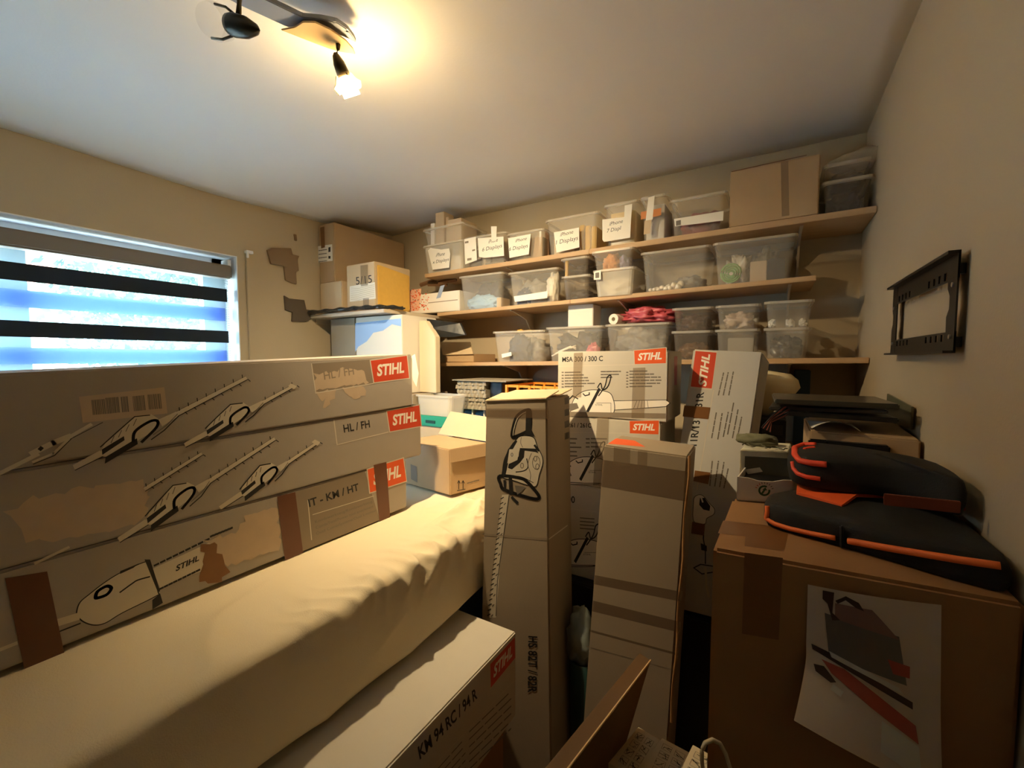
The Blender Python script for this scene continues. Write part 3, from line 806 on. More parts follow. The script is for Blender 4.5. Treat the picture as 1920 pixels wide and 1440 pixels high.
d.stroke([(1100, 1212), (1262, 1256)], 1.5, INKMID)
d.put(c2, 'fold_crease')
d = top(c2)
d.poly([tuple(x) for x in ((1140, 832), (1210, 838), (1190, 826), (1155, 822))], ORANGE); d.put(c2, 'printed_lid', label='lid with orange print')
e2 = MB(); a_, b_ = c2.t[1] + V((0.003, 0.004, 0.002)), c2.b[1] + V((0.003, 0.004, 0))
e2.tube([lerp(a_, b_, t_) + V((0.003 * math.sin(30 * t_), 0, 0)) for t_ in [k / 20 for k in range(14)]], 0.004, n=6)
c2.part('torn_edge', e2, BROWN)

# ------------------------------------------------------------------ chainsaw cartons
YM = 1.60
dark_block = Thing('dark_support_block', 'low black support block, dark for the shade behind the standing cartons', 'cabinet', (-0.42, 1.95, 0))
dark_block.part('cabinet_or_block_body', MB().box(-0.84, -0.06, 1.552, 2.35, 0, 0.655), BLACKP, 0.006)  # added support, its black also stands for shade in the gaps
def saw_box(label, xl, xr, z0, z1, yf=YM):
    return carton('saw_carton', label, 'box', rect4(xl, xr, yf, yf + 0.26, z0), rect4(xl, xr, yf, yf + 0.26, z1), GREYBOX2, 0.004, group='grey saw cartons stacked by the shelf')
z0_, z1_ = 1.318, 1.578
xa = W(1046, 663, Y=YM).x; xb_ = W(1253, 700, Y=YM).x
msa = saw_box('grey saw carton with full saw print, topmost of its stack', xa, xb_, z0_, z1_)
m26 = saw_box('grey saw carton second in its stack, its orange sign above the plain carton', xa - 0.02, W(1240, 800, Y=YM).x, 1.040, 1.316)
m00 = saw_box('grey saw carton lowest in its stack, glimpsed between two tall cartons', xa - 0.02, -0.36, 0.657, 1.038)
k4 = lambda pts: [(1040 + x / 4.364, 640 + y / 4.364) for x, y in pts]
def saw(d, o, s):
    """line drawing of a chainsaw; o: photo px of the body's lower left, s: scale"""
    q = lambda pts: [(o[0] + x * s, o[1] + y * s) for x, y in pts]
    d.poly(q([(80, -24), (184, -26), (192, -20), (184, -13), (80, -6)]), WHITEP); d.stroke(q([(80, -24), (184, -26), (192, -20), (184, -13), (80, -6)]), 1.1, INKBLK, True)
    body = q([(0, 0), (8, -30), (30, -44), (60, -44), (80, -34), (80, 2), (20, 6)])
    d.curve(body, 1.2, INKBLK, True, WHITEP)
    d.poly(q([(34, 0), (58, -46), (54, -50), (30, -4)]), INKBLK)
    d.curve(q([(52, -50), (58, -58), (62, -46), (72, -52), (78, -72), (71, -70), (66, -52), (54, -34)]), 2.0, INKBLK)
    d.stroke(q([(24, -38), (28, -34), (36, -36), (36, -40)]), 2, INKBLK)
    d.stroke(q([(-8, -22), (4, -34), (14, -28)]), 2.2, INKBLK); d.poly(q([(-8, -18), (12, -20), (16, -10), (0, -4)]), INKGREY)
    d.stroke(q([(50, -20), (78, -20), (78, 0)]), 0.8, INKGREY); d.stroke(q([(6, 2), (40, 4), (78, 4)]), 1.4, INKBLK)
    d.text('STIHL', q([(48, -15)])[0], q([(62, -15)])[0], q([(48, -18)])[0], INKBLK)
    for k in range(5): d.stroke(q([(122 + 7 * k, -10), (128 + 5 * k, -24)]), 0.9, INKGREY)
d = front(msa)
d.text('MSA 300 / 300 C', k4([(62, 168)])[0], k4([(395, 160)])[0], k4([(62, 130)])[0], INKBLK, 0.02)
d.put(msa, 'printed_title'); d.logo(*k4([(645, 72), (918, 48), (916, 183), (650, 192)]), ORANGE); d.put(msa, 'logo_label', label='orange logo label')
d.stroke(k4([(30, 205), (650, 190)]), 1.2, INKLINE)
d.lines([(k4([(85, 255 + 23 * k)])[0], k4([(85 + ln, 252 + 23 * k)])[0]) for k, ln in enumerate((125, 150, 185, 195, 240, 150))], 2.4, INKGREY, 11)
d.lines([(k4([(380, 248 + 24 * k)])[0], k4([(380 + ln, 246 + 24 * k)])[0]) for k, ln in enumerate((160, 150, 90))], 2.4, INKGREY, 12)
d.lines([(k4([(615, 245 + 25 * k)])[0], k4([(615 + ln, 243 + 25 * k)])[0]) for k, ln in enumerate((140, 195, 250, 255, 245, 180))], 2.4, INKGREY, 13)
for k in range(6):
    for x in (60, 588): d.stroke(k4([(x, 254 + 24 * k), (x + 12, 254 + 24 * k)]), 2.2, INKGREY)
d.put(msa, 'printed_text'); saw(d, (1070, 775), 0.97)
d.poly(k4([(100, 575), (910, 590), (910, 632), (100, 612)]), INKMID)
d.put(msa, 'printed_front')
d = front(msa, 0.0012)
for q in ([(1076, 662), (1093, 661), (1090, 745), (1074, 746)], [(1187, 690), (1210, 689), (1208, 784), (1184, 784)]): d.poly(q, TAPEC); d.put(msa, 'tape_strip')
d = side(msa, 1); d.poly([(1264, 668), (1270, 668), (1269, 722), (1264, 722)], PINK); d.put(msa, 'side_label')
d = front(m26)
d.text('261 / 261C', k4([(112, 702)])[0], k4([(300, 706)])[0], k4([(112, 668)])[0], INKBLK, 0.02)
d.put(m26, 'printed_title'); d.logo(*k4([(608, 648), (858, 643), (855, 766), (610, 757)]), ORANGE); d.put(m26, 'logo_label', label='orange logo label')
d.stroke(k4([(90, 745), (608, 752)]), 1.2, INKLINE)
d.lines([(k4([(100, 796 + 35 * k)])[0], k4([(100 + ln, 798 + 35 * k)])[0]) for k, ln in enumerate((80, 70, 115, 80, 82))], 2.6, INKGREY, 14)
d.lines([(k4([(300, 796 + 33 * k)])[0], k4([(300 + ln, 798 + 33 * k)])[0]) for k, ln in enumerate((125, 90, 95))], 2.6, INKGREY, 15)
for k in range(3): d.stroke(k4([(258, 798 + 33 * k), (284, 798 + 33 * k)]), 2.6, INKGREY)
d.put(m26, 'printed_text'); saw(d, (1056, 902), 1.0)
d.put(m26, 'printed_front')
d = front(m26, 0.0012); d.poly([(1120, 782), (1142, 782), (1138, 912), (1112, 910)], TAPEC); d.put(m26, 'tape_strip')
d = front(m00)
d.text('00', (1064, 942), (1078, 943), (1064, 930), INKBLK, 0.02)
d.stroke([(1062, 953), (1120, 960)], 1.2, INKLINE)
d.lines([((1088, 971 + 6.5 * k), (1114, 973 + 6.5 * k)) for k in range(4)], 2.2, INKGREY, 16)
d.put(m00, 'printed_text'); saw(d, (1046, 1056), 1.0)
d.put(m00, 'printed_front')

# ------------------------------------------------------------------ leaning tall carton 131R
p1, p2 = W(1300, 655, D=1.60), W(1233, 1130, D=1.55); q1, q2 = W(1430, 660, D=1.50), W(1361, 1140, D=1.45)
zb = 0.665
pb, qb = at_z(p1, p2, zb), at_z(q1, q2, zb)
bk = V((0.02, 0.20, 0.0)); q1 = on_plane(q1, pb, qb, p1)
fsb = carton('tall_carton', 'tall cool grey carton leaning back, vertical orange sign along its upper edge', 'box', [pb, qb, qb + bk, pb + bk], [p1, q1, q1 + bk + V((0, 0, -0.035)), p1 + bk + V((0, 0, -0.035))], mat('cool_grey_carton', (190, 186, 178), 0.75, nscale=14, namt=0.05), 0.004)
d = front(fsb)
d.logo(*k4([(1150, 66), (1330, 80), (1288, 400), (1108, 382)]), REDOR, word=False)
d.text('STIHL', k4([(1237, 372)])[0], k4([(1270, 108)])[0], k4([(1178, 352)])[0], WHITEP, 0.035); d.put(fsb, 'logo_label', label='orange logo label')
d.stroke(k4([(1300, 400), (1240, 760), (1165, 1210)]), 1.6, INKLINE)
d.text('11R/131/131R', (1306, 836), (1320, 735), (1293, 836), INKBLK, 0.02)
for x0, y0, x1, y1, n_ in ((1340, 440, 1385, 245, 1), (1380, 440, 1420, 255, 1), (1425, 440, 1462, 250, 1), (1285, 790, 1325, 570, 1), (1335, 800, 1370, 590, 1), (1380, 780, 1420, 580, 1), (1415, 760, 1465, 500, 1), (1455, 790, 1500, 560, 1), (1495, 790, 1530, 620, 1), (1270, 1180, 1290, 980, 1), (1310, 1185, 1340, 980, 1), (1350, 1190, 1385, 990, 1), (1385, 1200, 1420, 1040, 1)):
    d.lines([(k4([(x0, y0)])[0], k4([(x1, y1)])[0])], 2.2, INKGREY, x0)
d.put(fsb, 'printed_text')
mk = lambda pts: [(1270 + x / 3.893, 800 + y / 3.893) for x, y in pts]
bp = mk([(118, 560), (130, 510), (180, 500), (235, 560), (270, 600), (265, 640), (215, 670), (200, 710), (120, 690)])
d.curve(bp, 1.0, INKBLK, True, WHITEP)
d.poly(mk([(165, 520), (200, 520), (240, 580), (235, 615), (190, 605), (160, 570)]), INKBLK)
d.stroke(mk([(172, 510), (185, 550)]), 3, WHITEP)
d.stroke(mk([(195, 720), (190, 820), (205, 900), (205, 1000)]), 2.0, INKBLK)
d.poly(mk([(170, 850), (215, 870), (215, 910), (175, 900)]), INKBLK)
d.stroke(mk([(120, 1030), (170, 1005), (270, 1020), (270, 1060), (180, 1075)]), 2.0, INKBLK, True)
d.stroke(mk([(205, 1030), (215, 1180), (230, 1240)]), 4, INKPALE)
d.put(fsb, 'printed_front')
d = front(fsb, 0.0012)
for q in ([(1283, 760), (1332, 764), (1328, 786), (1280, 781)], [(1303, 882), (1332, 886), (1328, 908), (1300, 902)], [(1298, 978), (1322, 983), (1320, 1004), (1296, 1000)]): d.poly(q, TAPE); d.put(fsb, 'tape_strip', label='brown tape')

# ------------------------------------------------------------------ big brown carton at the right wall
ZT = 1.215
big = carton('large_carton', 'large brown carton standing against the right wall, with a printed sheet taped on', 'box',
             [V((-0.080, 0.815, 0)), V((0.306, 0.845, 0)), V((0.306, 1.20, 0)), V((-0.072, 1.14, 0))],
             [V((-0.080, 0.815, ZT)), V((0.306, 0.845, ZT)), V((0.306, 1.20, ZT)), V((-0.072, 1.14, ZT))], BROWN, 0.006)
d = front(big)
d.strips(big, ([(1396, 1036), (1468, 1046), (1460, 1200), (1391, 1188)],), TAPE)
d = top(big)
d.strips(big, ([(1356, 976), (1480, 990), (1470, 1034), (1396, 1024), (1398, 1006), (1346, 1000)],), TAPE)
# printed sheet, curling away at its lower edge
def sheet():
    P = Thing('paper_sheet', 'glossy printed sheet hanging on the large brown carton, curling at the bottom', 'paper', lerp(big.b[0], big.b[1], 0.5) + V((0, 0, 0.8)))
    n = (big.b[1] - big.b[0]).cross(V((0, 0, 1))).normalized()
    if n.y > 0: n = -n
    dd = Decal(big.b[0], big.b[1], big.t[0])
    tl, tr, bl_, br = [V(dd.px(p)) for p in ((1514, 1094), (1763, 1132), (1508, 1302), (1760, 1478))]
    NU, NV = 16, 24
    def pos(a, b, k=0.0):
        q = (tl * (1 - a) + tr * a) * (1 - b) + (bl_ * (1 - a) + br * a) * b
        off = 0.004 + 0.006 * math.sin(a * math.pi) + 0.048 * max(0, b - 0.5) ** 1.7 * (1.35 - 1.1 * a) / 0.31 + k
        return dd.o + dd.u * (q.x - 0.022 * max(0, (b - .6) / .4) ** 1.5 * (1 - a)) + dd.v * q.y + n * off
    m = MB(); vs = [pos(i / NU, j / NV) for j in range(NV + 1) for i in range(NU + 1)]; S = NU + 1
    K = len(vs); vs2 = [pos(i / NU, j / NV, -0.0006) for j in range(NV + 1) for i in range(NU + 1)]
    fs = [(j * S + i, j * S + i + 1, (j + 1) * S + i + 1, (j + 1) * S + i) for j in range(NV) for i in range(NU)]
    fs2 = [(K + a, K + d_, K + c_, K + b_) for a, b_, c_, d_ in fs]
    m.add(vs + vs2, fs + fs2)
    P.part('sheet', m, mat('glossy_sheet', (204, 190, 174), 0.35, nscale=3, namt=0.10), smooth=True)
    # print on the sheet follows its curl
    g_ = MB(); ms = [mat('print_slate', (104, 98, 98), 0.4, nscale=4, namt=.25), mat('print_red', (168, 76, 62), 0.4), mat('print_dark', (62, 44, 40), 0.4), mat('print_pale', (204, 204, 194), 0.4), mat('print_mauve', (128, 98, 96), 0.4)]
    def reg(poly, mi, k):
        tri = tessellate_polygon([[V((a, b, 0)) for a, b in poly]])
        for t in tri:                                # subdivide so it bends with the paper
            q = [V(poly[i]) for i in t]; N = 6
            for i in range(N):
                for j in range(N - i):
                    f_ = lambda u, w: q[0] + (q[1] - q[0]) * (u / N) + (q[2] - q[0]) * (w / N)
                    g_.add([pos(*f_(i, j), k), pos(*f_(i + 1, j), k), pos(*f_(i, j + 1), k)], [(0, 1, 2)], mi)
                    if i + j < N - 1: g_.add([pos(*f_(i + 1, j), k), pos(*f_(i + 1, j + 1), k), pos(*f_(i, j + 1), k)], [(0, 1, 2)], mi)
    reg([(0.14, 0.20), (0.70, 0.22), (0.76, 0.50), (0.18, 0.52)], 0, 0.0008)
    reg([(0.22, 0.10), (0.50, 0.09), (0.70, 0.24), (0.22, 0.22)], 4, 0.0010)
    reg([(0.12, 0.02), (0.21, 0.02), (0.20, 0.18), (0.26, 0.22), (0.20, 0.24), (0.16, 0.12), (0.12, 0.09)], 2, 0.0012)
    reg([(0.22, 0.08), (0.30, 0.03), (0.40, 0.06), (0.44, 0.11), (0.38, 0.10), (0.30, 0.06), (0.24, 0.10)], 2, 0.0012)
    reg([(0.04, 0.50), (0.16, 0.50), (0.80, 0.58), (0.80, 0.62), (0.16, 0.55), (0.05, 0.54)], 2, 0.0013)
    reg([(0.18, 0.49), (0.70, 0.53), (0.74, 0.56), (0.20, 0.53)], 3, 0.0014)
    reg([(0.12, 0.58), (0.30, 0.57), (0.82, 0.70), (0.84, 0.79), (0.50, 0.72), (0.20, 0.64)], 1, 0.0012)
    reg([(0.06, 0.64), (0.14, 0.62), (0.24, 0.68), (0.20, 0.70), (0.08, 0.68)], 2, 0.0013)
    reg([(0.22, 0.70), (0.30, 0.71), (0.28, 0.75), (0.20, 0.74)], 3, 0.0014)
    reg([(0.58, 0.76), (0.84, 0.80), (0.86, 0.96), (0.58, 0.92)], 3, 0.0014)
    reg([(0.62, 0.38), (0.78, 0.38), (0.78, 0.45), (0.66, 0.46)], 1, 0.0010)
    P.part('printed_picture', g_, ms)
sheet()

# ------------------------------------------------------------------ things on the big carton
# small box with the green recycling ring
a0, a1 = W(1381, 938, Z=ZT + 0.002), W(1488, 946, Z=ZT + 0.002)
dv = V((0.01, 0.11, 0)); hh = V((0, 0, 0.056))
gb = Thing('small_box', 'small open box with a green ring mark, on the near corner of the large carton', 'box', (a0 + a1) / 2)
th = 0.003; u_ = (a1 - a0).normalized()
m = MB(); m.hexa([a0, a1, a1 + dv, a0 + dv], [p + V((0, 0, 0.003)) for p in (a0, a1, a1 + dv, a0 + dv)])
tp_ = [a0 + hh, a1 + hh]
cut = [a0, a1, a1 + hh, lerp(a0, a1, .80) + hh * .98, lerp(a0, a1, .62) + hh * 0.88, lerp(a0, a1, .38) + hh * 0.88, lerp(a0, a1, .2) + hh * .98, a0 + hh]
m.prism(cut, V((0, th, 0)))
m.hexa([a0, a0 + u_ * th, a0 + u_ * th + dv, a0 + dv], [a0 + hh, a0 + u_ * th + hh, a0 + u_ * th + dv + hh, a0 + dv + hh])
m.hexa([a1 - u_ * th, a1, a1 + dv, a1 - u_ * th + dv], [a1 - u_ * th + hh, a1 + hh, a1 + dv + hh, a1 - u_ * th + dv + hh])
gb.part('box_body', m, WHITEC)
bkp = MB().hexa([a0 + dv * 0.97, a1 + dv * 0.97, a1 + dv, a0 + dv], [p + V((0, 0, 0.085)) for p in (a0 + dv * 0.97, a1 + dv * 0.97, a1 + dv, a0 + dv)])
gb.part('back_flap', bkp, mat('olive_grey_card', (92, 88, 72), 0.7), label='dark olive back flap')
inn = MB().hexa([a0 + dv * .05 + u_ * .004 + V((0, 0, .004)), a1 + dv * .05 - u_ * .004 + V((0, 0, .004)), a1 + dv * .95 - u_ * .004 + V((0, 0, .004)), a0 + dv * .95 + u_ * .004 + V((0, 0, .004))], [p + V((0, 0, .04)) for p in (a0 + dv * .05 + u_ * .004, a1 + dv * .05 - u_ * .004, a1 + dv * .95 - u_ * .004, a0 + dv * .95 + u_ * .004)])
gb.part('dark_infill', inn, BLACKP)  # black block filling the inside of the open box
d = Decal(a0, a1, a0 + hh)
cx, cy = d.px((1433, 920)); RG = 0.0105
GR = mat('green_print', (48, 92, 50), 0.6)
d.strokeuv([(cx + RG * math.cos(t_ * .35 + 1.2), cy + RG * math.sin(t_ * .35 + 1.2)) for t_ in range(16)], 0.004, GR)
d.polyuv([(cx - 0.004, cy + 0.002), (cx + 0.002, cy + 0.008), (cx + 0.006, cy + 0.001)], GR)
d.strokeuv([(cx - 0.004, cy - 0.006), (cx + 0.001, cy + 0.003)], 0.004, GR)
for t_ in range(9):
    q = math.radians(20 + 17.5 * t_); d.strokeuv([(cx + 0.0165 * math.cos(q), cy + 0.0165 * math.sin(q)), (cx + 0.0195 * math.cos(q), cy + 0.0195 * math.sin(q))], 0.0016, REDOR if t_ > 5 else INKGREY)
d.put(gb, 'ring_mark')
d = Decal(a0 + dv * .97, a1 + dv * .97, a0 + dv * .97 + hh, 0.002); d.poly([(1396, 880), (1424, 876), (1430, 884), (1402, 889)], PAPER); d.put(gb, 'sticker')
# pale box behind it with green cloth and cable
b0 = a0 + dv + V((-0.012, 0.012, 0)); b1 = a1 + dv + V((-0.02, 0.012, 0)); dv2 = V((0.01, 0.13, 0)); hb = V((0, 0, 0.098))
pb_ = Thing('small_box', 'pale flat-topped box behind the box with the green ring mark', 'box', (b0 + b1) / 2)
pb_.part('box_body', MB().hexa([b0, b1, b1 + dv2, b0 + dv2], [p + hb for p in (b0, b1, b1 + dv2, b0 + dv2)]), mat('ivory_card', (222, 214, 186), 0.6), 0.002)
m = MB(); c_ = lerp(b0, b1, .5) + hb + V((0, 0, 0.004))
m.tube([c_ + V((-0.05 + 0.10 * k / 24, 0.02 + 0.018 * math.sin(k * .8), 0.002 + 0.003 * math.sin(k * 1.7) ** 2)) for k in range(25)], 0.0016, n=6)
solo('thin_cable', 'thin olive cable lying on the pale box', 'cable', m, mat('olive_cable', (88, 84, 60), 0.6), smooth=True)
m = MB().blob(lerp(b0, b1, .32) + V((0, 0.085, 0)) + hb + V((0, 0, 0.0125)), (0.05, 0.035, 0.018), 4, 0, 0.4, 2.2)
solo('folded_cloth', 'dull green cloth heap on the pale box beside the leaning carton', 'cloth', m, mat('green_cloth', (112, 110, 84), 0.9, bump=0.3), smooth=True)

# lower black tool pouch with orange piping
def pad(path_px, z, th):
    return [W(x, y, Z=z) for x, y in path_px]
def rounded(poly, n=1, w=.25):
    for _ in range(n):
        q = []
        for i in range(len(poly)):
            a, b = poly[i], poly[(i + 1) % len(poly)]
            q += [a * (1 - w) + b * w, a * w + b * (1 - w)]
        poly = q
    return poly
def pillow(poly, z0, z1, soft, mb, mi=0, dome=0.0):
    """soft pad over polygon: bottom ring, bulged side rings, domed top"""
    c = sum(poly, V((0, 0, 0))) / len(poly); n = len(poly)
    rings = [(0.97, z0), (1.0, z0 + soft), (1.0, z1 - soft), (0.975, z1 - soft * .3), (0.93, z1), (0.6, z1 + dome * .6), (0.25, z1 + dome)]
    vs = []; fs = []
    for s_, z in rings:
        for p in poly:
            q = c + (p - c) * s_; vs.append(V((q.x, q.y, z)))
    for k in range(len(rings) - 1):
        for i in range(n): fs.append((k * n + i, k * n + (i + 1) % n, (k + 1) * n + (i + 1) % n, (k + 1) * n + i))
    fs.append(tuple(reversed(range(n)))); fs.append(tuple((len(rings) - 1) * n + i for i in range(n)))
    mb.add(vs, fs, mi)
    return rings, vs
z0 = ZT + 0.002; z1 = z0 + 0.046
lo = [W(1430, 985, Z=z0), W(1580, 1026, Z=z0), V((0.305, 0.85, z0)), V((0.304, 1.02, z0)), V((0.302, 1.12, z0)), W(1520, 946, Z=z0), W(1436, 962, Z=z0)]
lo = [V((p.x, p.y, z0)) for p in lo]
lb = Thing('tool_pouch', 'flat black tool pouch edged with orange piping, on top of the large brown carton', 'bag', sum(lo, V((0, 0, 0))) / len(lo))
from mathutils.bvhtree import BVHTree
def skin(mb):
    t = BVHTree.FromPolygons([tuple(v) for v in mb.v], mb.f)
    def hit(x, y, lift=0.0015):
        r = (FW + RT * ((x - 960) / FPX) + UP * ((720 - y) / FPX)).normalized()
        h = t.ray_cast(CAM, r)[0]
        if h is None: h = t.find_nearest(CAM + r * ((V(mb.v[0]) - CAM).length))[0]
        return h - r * lift
    return hit
m = MB(); poly = rounded(rounded([V(p) for p in lo], 1, .14), 1)
pillow(poly, z0, z1, 0.012, m, dome=0.006)
hit = skin(m)
body_ = lb.part('pouch_body', m, BLACKF, smooth=True)
def along(pts, n=30):
    P = [V(p) for p in pts]; out = []
    for k in range(n + 1):
        t = k / n * (len(P) - 1); i = min(int(t), len(P) - 2); out.append(lerp(P[i], P[i + 1], t - i))
    return out
m = MB(); m.tube(along([hit(1433, 946), hit(1432, 960), hit(1437, 972), hit(1452, 982), hit(1480, 991), hit(1520, 1000), hit(1566, 1009)], 30), 0.0046, n=8)
m.tube(along([hit(1590, 1014), hit(1650, 1025), hit(1720, 1037), hit(1800, 1050), hit(1876, 1061)], 24), 0.0058, n=8)
lb.part('piping', m, ORPIPE, smooth=True, label='orange piping')
m = MB(); m.tube([hit(1578, 985), hit(1578, 1000), hit(1578, 1012), hit(1578, 1024)], 0.009, n=8, flat=0.35)
lb.part('strap', m, BLACKF, 0.002)
# orange cloth strap between the pouches
m = MB(); zo = z1 + 0.004
cl = [W(1493, 926, Z=zo), W(1578, 952, Z=zo), W(1606, 938, Z=zo), W(1690, 940, Z=zo), W(1810, 962, Z=zo), W(1800, 940, Z=zo), W(1700, 905, Z=zo), W(1600, 900, Z=zo), W(1495, 905, Z=zo)]
m.prism([V((p.x, p.y, zo + 0.003 + 0.004 * math.sin(p.x * 90))) for p in cl], (0, 0, 0.006))
solo('folded_cloth', 'folded orange fabric flap lying between the two black pouches', 'cloth', m, mat('orange_fabric', (238, 92, 30), 0.75, bump=0.2))
# upper long bag
zu0 = z1 + 0.019; zu1 = zu0 + 0.062
hi_ = [W(1478, 905, Z=zu0), W(1540, 918, Z=zu0), W(1700, 935, Z=zu0), V((0.285, 0.985, zu0)), V((0.297, 1.06, zu0)), V((0.285, 1.20, zu0)), V((0.15, 1.28, zu0)), W(1506, 873, Z=zu0), W(1474, 880, Z=zu0)]
hi_ = [V((p.x, p.y, zu0)) for p in hi_]
ub = Thing('tool_bag', 'long padded black bag with red-orange piping at its end, stacked on the flat pouch', 'bag', sum(hi_, V((0, 0, 0))) / len(hi_))
m = MB(); poly = rounded([V(p) for p in hi_], 2)
pillow(poly, zu0, zu1, 0.022, m, dome=0.012)
hit = skin(m)
ub.part('bag_body', m, BLACKF, smooth=True)
m = MB()
m.tube(along([hit(1530, 834), hit(1506, 834), hit(1490, 840), hit(1490, 852), hit(1500, 864), hit(1520, 868), hit(1550, 871)], 30), 0.0062, n=8)
m.tube(along([hit(1508, 842), hit(1516, 840), hit(1528, 839)], 8), 0.0036, n=8)
m.tube(along([hit(1486, 866), hit(1488, 878), hit(1496, 888), hit(1512, 894), hit(1538, 898)], 20), 0.0046, n=8)
ub.part('piping', m, REDPIPE, smooth=True, label='red-orange piping')
m = MB().obox(V((0.225, 0.982, zu0 + 0.02)), V((0.05, 0.006, 0)), V((0, 0.003, 0)), V((0, 0, 0.01)))
ub.part('side_strap', m, mat('rust_strap', (120, 52, 30), 0.8), 0.001)

# ------------------------------------------------------------------ pile behind the bags, on a table
tb = Thing('side_table', 'dark table in the corner behind the bags', 'table', (0.15, 1.7, 0))
tb.part('table_top', MB().box(0.06, 0.306, 1.34, 2.34, 1.14, 1.17), WOODD, 0.003)
for x in (0.08, 0.28):
    for y in (1.37, 2.3): tb.part('leg', MB().box(x - .018, x + .018, y - .018, y + .018, 0, 1.14), WOODD)
bc = carton('carton', 'low brown carton beneath the stacked black folders, against the right wall', 'box',
            [V((0.088, 1.35, 1.172)), V((0.303, 1.345, 1.172)), V((0.303, 1.60, 1.172)), V((0.088, 1.60, 1.172))],
            [V((0.088, 1.35, 1.362)), V((0.303, 1.345, 1.358)), V((0.303, 1.60, 1.368)), V((0.088, 1.60, 1.368))], KRAFT)
solo('black_tray', 'thin black tray leaning on the front of the low brown carton', 'tray', MB().box(0.085, 0.245, 1.322, 1.3485, 1.312, 1.342).box(0.085, 0.125, 1.314, 1.322, 1.316, 1.346), BLACKP, 0.004)
zt_ = 1.369
solo('paper_sheet', 'white paper curling out beneath the black folders', 'paper', MB().add([(0.09 + 0.10 * i / 10, 1.33 + 0.16 * j, zt_ + 0.002 + 0.022 * math.sin(math.pi * i / 10) * (1 - j)) for j in (0, 1) for i in range(11)], [(i, i + 1, i + 12, i + 11) for i in range(10)]), PAPER, smooth=True)
def folder(label, x0, x1, y0, y1, z, t, m, yaw=0, tiltx=0.0, cat='folder'):
    c = V(((x0 + x1) / 2, (y0 + y1) / 2, z - 0.036 + t / 2)); R = Matrix.Rotation(yaw, 3, 'Z') @ Matrix.Rotation(tiltx, 3, 'Y')
    mb = MB().obox(c, R @ V(((x1 - x0) / 2, 0, 0)), R @ V((0, (y1 - y0) / 2, 0)), R @ V((0, 0, t / 2)))
    return solo('folder', label, cat, mb, m, 0.003, group='black folders stacked in the right corner')
folder('black folder lowest in the stack on the low brown carton', 0.03, 0.26, 1.36, 1.58, 1.431, 0.012, BLACKP, 0.06, 0.02)
folder('black folder in the middle of the stack on the low brown carton', 0.0, 0.25, 1.37, 1.58, 1.446, 0.010, DARKGR, -0.05, -0.03)
folder('dark glossy folder on top of the stack on the low brown carton', 0.005, 0.262, 1.36, 1.60, 1.462, 0.014, mat('glossy_slate', (62, 60, 52), 0.25), 0.03)
m = MB()
for k in range(6): m.tube([(0.03 + .004 * k, 1.36 + 0.004 * k, 1.424 - 0.004 * k), (0.002, 1.335, 1.395 - 0.003 * k), (-0.02 + 0.004 * k, 1.32, 1.365 - 0.002 * k)], 0.0016, k % 2, n=6)
solo('cable_bundle', 'red and black cables hanging out of the folder stack', 'cables', m, [BLACKP, mat('faded_red', (160, 84, 74), 0.6)], smooth=True)
pt = W(1690, 765, X=0.29)
m = MB().prism([W(1663, 738, X=.284), W(1709, 763, X=.299), W(1707, 806, X=.299), W(1660, 788, X=.284)], (0.006, 0.004, 0))
solo('upright_panel', 'thin grey-green glass panel propped upright by the right wall', 'panel', m, mat('grey_green_glass', (104, 104, 84), 0.2), 0.001)
m = MB(); a_ = W(1478, 845, Y=1.45); m.blob((0.045, 1.37, 1.205), (0.022, 0.03, 0.042), 3, 0, .3)
solo('plastic_bag', 'crumpled clear plastic bag beside the low brown carton', 'bag', m, FILM, smooth=True)

# cream bowl-like shade, blue and black boxes behind the leaning carton
carton('black_box', 'black box with faint labels behind the leaning grey carton', 'box', rect4(-0.058, 0.052, 1.96, 2.25, 0.66), rect4(-0.058, 0.052, 1.96, 2.25, 1.31), mat('navy_black_card', (22, 24, 30), 0.5), 0.003)
d = Decal(V((-0.058, 1.96, 1.2)), V((0.052, 1.96, 1.2)), V((-0.058, 1.96, 1.31)))
bbx = bpy.data.objects['black_box']
d.polyuv([(0.03, 0.05), (0.10, 0.05), (0.10, 0.09), (0.03, 0.09)], mat('faint_label', (60, 58, 54), .6)); d.polyuv([(0.02, -0.02), (0.08, -0.02), (0.08, 0.0), (0.02, 0.0)], MATS['faint_label'])
o = bpy.data.objects.new('faint_label', d.mb.mesh('faint_label', d.mats, V(bbx.location))); COL.objects.link(o); o.parent = bbx
m = MB(); cc = V((-0.045, 2.095, 1.312))
m.lathe([(0.001, 0.0), (0.035, 0.002), (0.075, 0.05), (0.115, 0.105), (0.13, 0.135), (0.118, 0.165), (0.09, 0.185), (0.002, 0.19)], cc, (0.12, 0, 1), 28)
solo('lamp_bowl', 'cream white rounded bowl on the black box behind the leaning carton', 'bowl', m, CREAMC, smooth=True)
solo('blue_binder', 'dark blue board standing under the lowest shelf beside the cream bowl', 'binder', MB().box(0.085, 0.14, 2.22, 2.34, 1.172, 1.50), mat('petrol_blue', (34, 66, 92), .6), 0.003)

